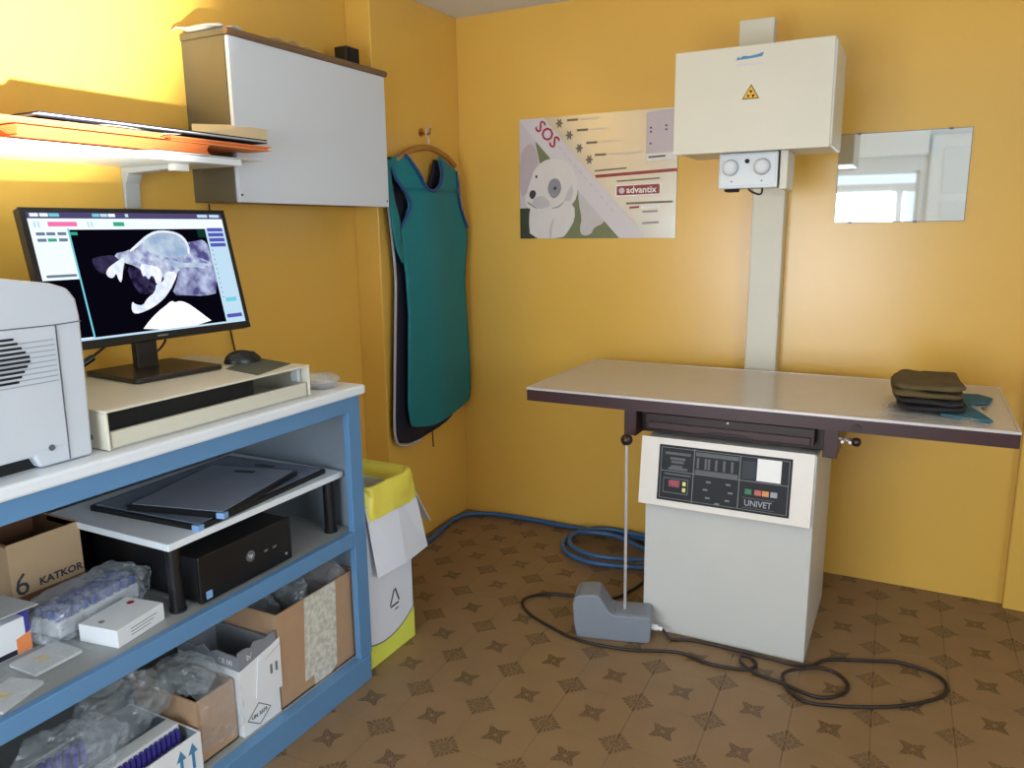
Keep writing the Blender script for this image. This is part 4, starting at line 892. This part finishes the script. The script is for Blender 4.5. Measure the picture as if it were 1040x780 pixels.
# ================================================================== folded cloths on the table
def folded(name, label, mat, x0, x1, y0, y1, z0, z1, seed, layers, ang=0):
    t = thing(name, label, 'cloth', ((x0+x1)/2, (y0+y1)/2, z0), None); cx, cy = (x0+x1)/2, (y0+y1)/2; h = (z1-z0)/layers
    for k in range(layers):
        def fn(a, b, k=k):
            th, ph = 2*PI*a, PI*(b-.5); sg = lambda q, e: math.copysign(abs(q)**e, q)
            q = V((x1-x0)/2*sg(math.cos(ph), .35)*sg(math.cos(th), .35), (y1-y0)/2*sg(math.cos(ph), .35)*sg(math.sin(th), .35), h/2*sg(math.sin(ph), .6))
            n1 = noise.noise(V(q.x*14+seed, q.y*14, k*3.1)) + .6*noise.noise(V(q.x*34, q.y*34, seed+k)); s = 1 + .13*n1 - .03*k
            return V(cx + q.x*s*math.cos(ang) - q.y*s*math.sin(ang), cy + q.y*s*math.cos(ang) + q.x*s*math.sin(ang), max(z0 + h*(k+.5) + q.z + (.009*n1 if (k or z0 > .83) else .003*n1), z0))
        MB().grid(fn, 36, 14).build('fold', mat, t, smooth=True)
    return t
tag(MB().grid(lambda a, b: V(1.782+.255*a + .01*noise.noise(V(b*5, 1, 1)), -.715+.27*b - .02*a + .008*noise.noise(V(a*6, 2, 1)), .8015 + .010*abs(noise.noise(V(a*7, b*7, 4)))), 22, 20).build('clear_sheet', MFILM('whitish_film', (220, 222, 224), .34, rough=.1, bump=0), smooth=True), 'crumpled clear plastic sheet under the folded cloths on the table', 'plastic sheet')
tc_ = MB().prism(FZ(0), [(1.93, -.66), (2.055, -.690), (2.035, -.60), (2.01, -.52), (2.015, -.47), (2.06, -.44), (2.075, -.37), (2.04, -.32), (1.95, -.33)], .802, .809)
tag(tc_.build('teal_cloth', m_tealcloth, bevel=.002), 'dusty teal cloth with a curved notch right of the folded cloths', 'cloth')
folded('folded_cloth', 'charcoal folded cloth lying under the olive one on the table', m_charcoal, 1.815, 1.990, -.660, -.40, .810, .842, 4, 2, .05)
folded('folded_cloth', 'olive folded cloth on top of the pile on the table', m_olive, 1.800, 1.985, -.640, -.36, .840, .882, 9, 2, .05)
tag(MB().cyl((2.045, -.50, .800), (2.045, -.50, .806), .007, n=12).build('table_stud', m_brownlip), 'tiny brown stud on the tabletop beside the teal cloth', 'stud')

# ================================================================== foot pedal, cable, hose
fp = thing('foot_pedal', 'grey cast foot switch with a tall rod in front of the cream cabinet', 'pedal', (1.05, -.83, 0))
FPd = Fr((.938, -.882, 0), (math.cos(.27), math.sin(.27), 0), (0, 0, 1))
body = MB().prism(FPd, [(.0, .004), (.012, .0), (.228, .0), (.240, .006), (.243, .086), (.236, .092), (.125, .090), (.108, .098), (.075, .150), (.066, .155), (.012, .150), (-.004, .142), (-.012, .12), (-.008, .05)], -.105, 0)
body.build('housing', m_pedal, fp, bevel=.006, seg=3)
MB().fbox(FPd, .125, .235, .090, .093, -.098, -.008).build('top_plate', m_pedal, fp, bevel=.001)
p0 = FPd(.155, .09, -.05); p1 = V(p0.x-.004, p0.y, .655)
rod = MB().cyl(p0, p1, .005, n=12).build('rod', m_chrome, fp)
MB().lathe((p1.x, p1.y, .650), [(.003, 0), (.012, .003), (.0175, .010), (.019, .018), (.0175, .026), (.012, .033), (.003, .036)], 20).build('ball_knob', m_tray, rod, smooth=True)
q0 = FPd(.243, .035, -.05)
MB().cyl(q0, q0 + V(.020, .004, 0), .010, n=12).build('cord_socket', m_white, fp)
MB().cyl(q0 + V(.020, .004, 0), q0 + V(.034, .007, -.004), .006, n=12).build('cord_collar', m_white, fp)
cp_ = [(1.02, -.30), (1.011, -.414), (.992, -.496), (.962, -.571), (.90, -.60), (.821, -.623), (.74, -.645), (.695, -.676), (.67, -.74), (.725, -.811), (.837, -.866), (.958, -.905), (1.117, -.890), (1.267, -.835), (1.369, -.857), (1.47, -.843), (1.50, -.80), (1.475, -.765), (1.450, -.785), (1.465, -.825), (1.515, -.851), (1.588, -.866), (1.686, -.894), (1.747, -.848), (1.758, -.788), (1.725, -.741), (1.67, -.745), (1.593, -.806), (1.585, -.845), (1.622, -.91), (1.69, -.929), (1.862, -.858), (1.984, -.756), (2.016, -.677), (1.986, -.618), (1.893, -.592), (1.799, -.626), (1.69, -.674), (1.63, -.742), (1.464, -.742), (1.30, -.742), (1.235, -.765)]
zz = {14: .006, 18: .014, 19: .012, 26: .012, 27: .014, 37: .006}
L = [(x, y, zz.get(i, .006)) for i, (x, y) in enumerate(cp_)]
q1 = q0 + V(.034, .007, -.004); L += [(1.222, -.775, .014), tuple(q1)]
tag(MB().tube(L, .0052, n=8, sub=5).build('pedal_cable', m_cable, smooth=True), 'dark cable of the foot pedal looping over the tiled floor', 'cable')
hp = [(.075, -.60, .012), (.063, -.431, .012), (.042, -.281, .012), (.030, -.164, .012), (.070, -.075, .012), (.202, -.030, .012), (.375, -.022, .012), (.556, -.030, .014), (.75, -.022, .016), (.95, -.04, .014), (1.08, -.12, .012), (1.06, -.24, .012), (.966, -.300, .012), (.796, -.338, .012), (.678, -.312, .012), (.600, -.225, .012), (.592, -.120, .014), (.68, -.05, .034), (.85, -.035, .036), (1.02, -.09, .034), (1.06, -.20, .034), (.96, -.275, .034), (.80, -.318, .034), (.69, -.29, .034), (.628, -.215, .034), (.64, -.12, .036), (.78, -.085, .032), (.95, -.13, .012), (1.10, -.14, .012), (1.25, -.12, .012)]
tag(MB().tube(hp, .0105, n=10, sub=6).build('air_hose', m_hose, smooth=True), 'blue hose running along the back wall and coiled on the floor', 'hose')

# ================================================================== waste carton
bn = thing('waste_carton', 'white cardboard waste carton with yellow liner beside the blue counter', 'waste bin', (.30, -1.21, 0))
bx0, bx1, by0, by1 = .15, .450, -1.336, -1.105
def bside(F, a0, a1, nm):
    o = MB().prism(F, [(a0, 0), (a1, 0), (a1, .53), (a0, .53)], -.004, 0).build(nm, m_binwhite, bn)
    k = [a0+(a1-a0)*i/10 for i in range(11)]
    top = [(y, .050 + .055*((y-a0)/(a1-a0)-.45)**2*2.2 + .02*((y-a0)/(a1-a0))) for y in k]
    MB().prism(F, [(a0, 0), (a1, 0)] + top[::-1], 0, .0006).build('yellow_band', m_yellowprint, o)
    MB().prism(F, top + [(y, z+.005) for y, z in top[::-1]], 0, .0009).build('wave_line', m_line, o)
    return o
fs_ = bside(FX(bx1), by0, by1, 'front_panel')
bside(Fr((0, by1, 0), (-1, 0, 0), (0, 0, 1)), -bx1, -bx0, 'side_panel'); bside(Fr((0, by0, 0), (1, 0, 0), (0, 0, 1)), bx0, bx1, 'side_panel')
MB().box(bx0, bx0+.004, by0, by1, 0, .53).build('back_panel', m_binwhite, bn); MB().box(bx0+.004, bx1-.004, by0+.004, by1-.004, 0, .004).build('bottom', m_binwhite, bn)
t0, t1, t2 = (-1.234, .156), (-1.182, .158), (-1.205, .216)
for a, b in ((t0, t1), (t1, t2), (t2, t0)):
    dx, dy = b[0]-a[0], b[1]-a[1]; l = math.hypot(dx, dy); nx, ny = -dy/l*.003, dx/l*.003; s_, e_ = .10, .86
    A_, B_ = (a[0]+dx*s_, a[1]+dy*s_), (a[0]+dx*e_, a[1]+dy*e_)
    MB().prism(FX(bx1), [(A_[0]-nx, A_[1]-ny), (B_[0]-nx, B_[1]-ny), (B_[0]+dx*.1, B_[1]+dy*.1), (B_[0]+nx, B_[1]+ny), (A_[0]+nx, A_[1]+ny)], 0, .0008).build('recycling_arrow', m_print, fs_)
MB().prism(FX(bx1), rc(-1.208, -1.190, .138, .144), 0, .0008).build('print_line', m_line, fs_)
# flaps folded outwards over the sides
MB().add([(.456, -1.338, .52), (.458, -1.19, .52), (.456, -1.088, .52), (.476, -1.050, .300), (.490, -1.190, .300), (.484, -1.325, .305)], [(0, 1, 4, 5), (1, 2, 3, 4)]).build('flap', m_binwhite, bn, solid=.003)
MB().add([(.440, -1.085, .530), (.16, -1.085, .530), (.16, -.965, .36), (.420, -.945, .345)], [(0, 1, 2, 3)]).build('flap', m_binwhite, bn, solid=.003)
# liner: inside wall, rim, cuff outside
cx, cy = (bx0+bx1)/2, (by0+by1)/2
def liner(a, b):
    th = 2*PI*a; sg = lambda q, e: math.copysign(abs(q)**e, q)
    ux, uy = sg(math.cos(th), .24), sg(math.sin(th), .24)
    wob = .006*noise.noise(V(ux*6, uy*6, b*5)) + .004*noise.noise(V(ux*17, uy*17, b*9))
    zr = .580 + .010*noise.noise(V(ux*3, uy*3, 2))
    e = 0
    if b < .6: k = b/.6; r = .88; z = .10 + (zr-.10)*k; e = .030*k*k
    else: k = (b-.6)/.4; r = .95 + .05*math.sin(k*PI/2); e = .030 + .010*math.sin(k*PI/2); z = zr + .006*math.sin(k*PI) - .100*k + .012*k*noise.noise(V(ux*5, uy*5, 7))
    yy = cy + uy*((by1-by0)/2*r + wob + (e if uy > 0 else e*.1))
    return V(cx + ux*((bx1-bx0)/2*r + wob + e*.45), max(yy, -1.341), z)
MB().grid(liner, 64, 20).build('yellow_liner', m_yellowbag, bn, smooth=True, merge=True)
print('tiles', nt_)
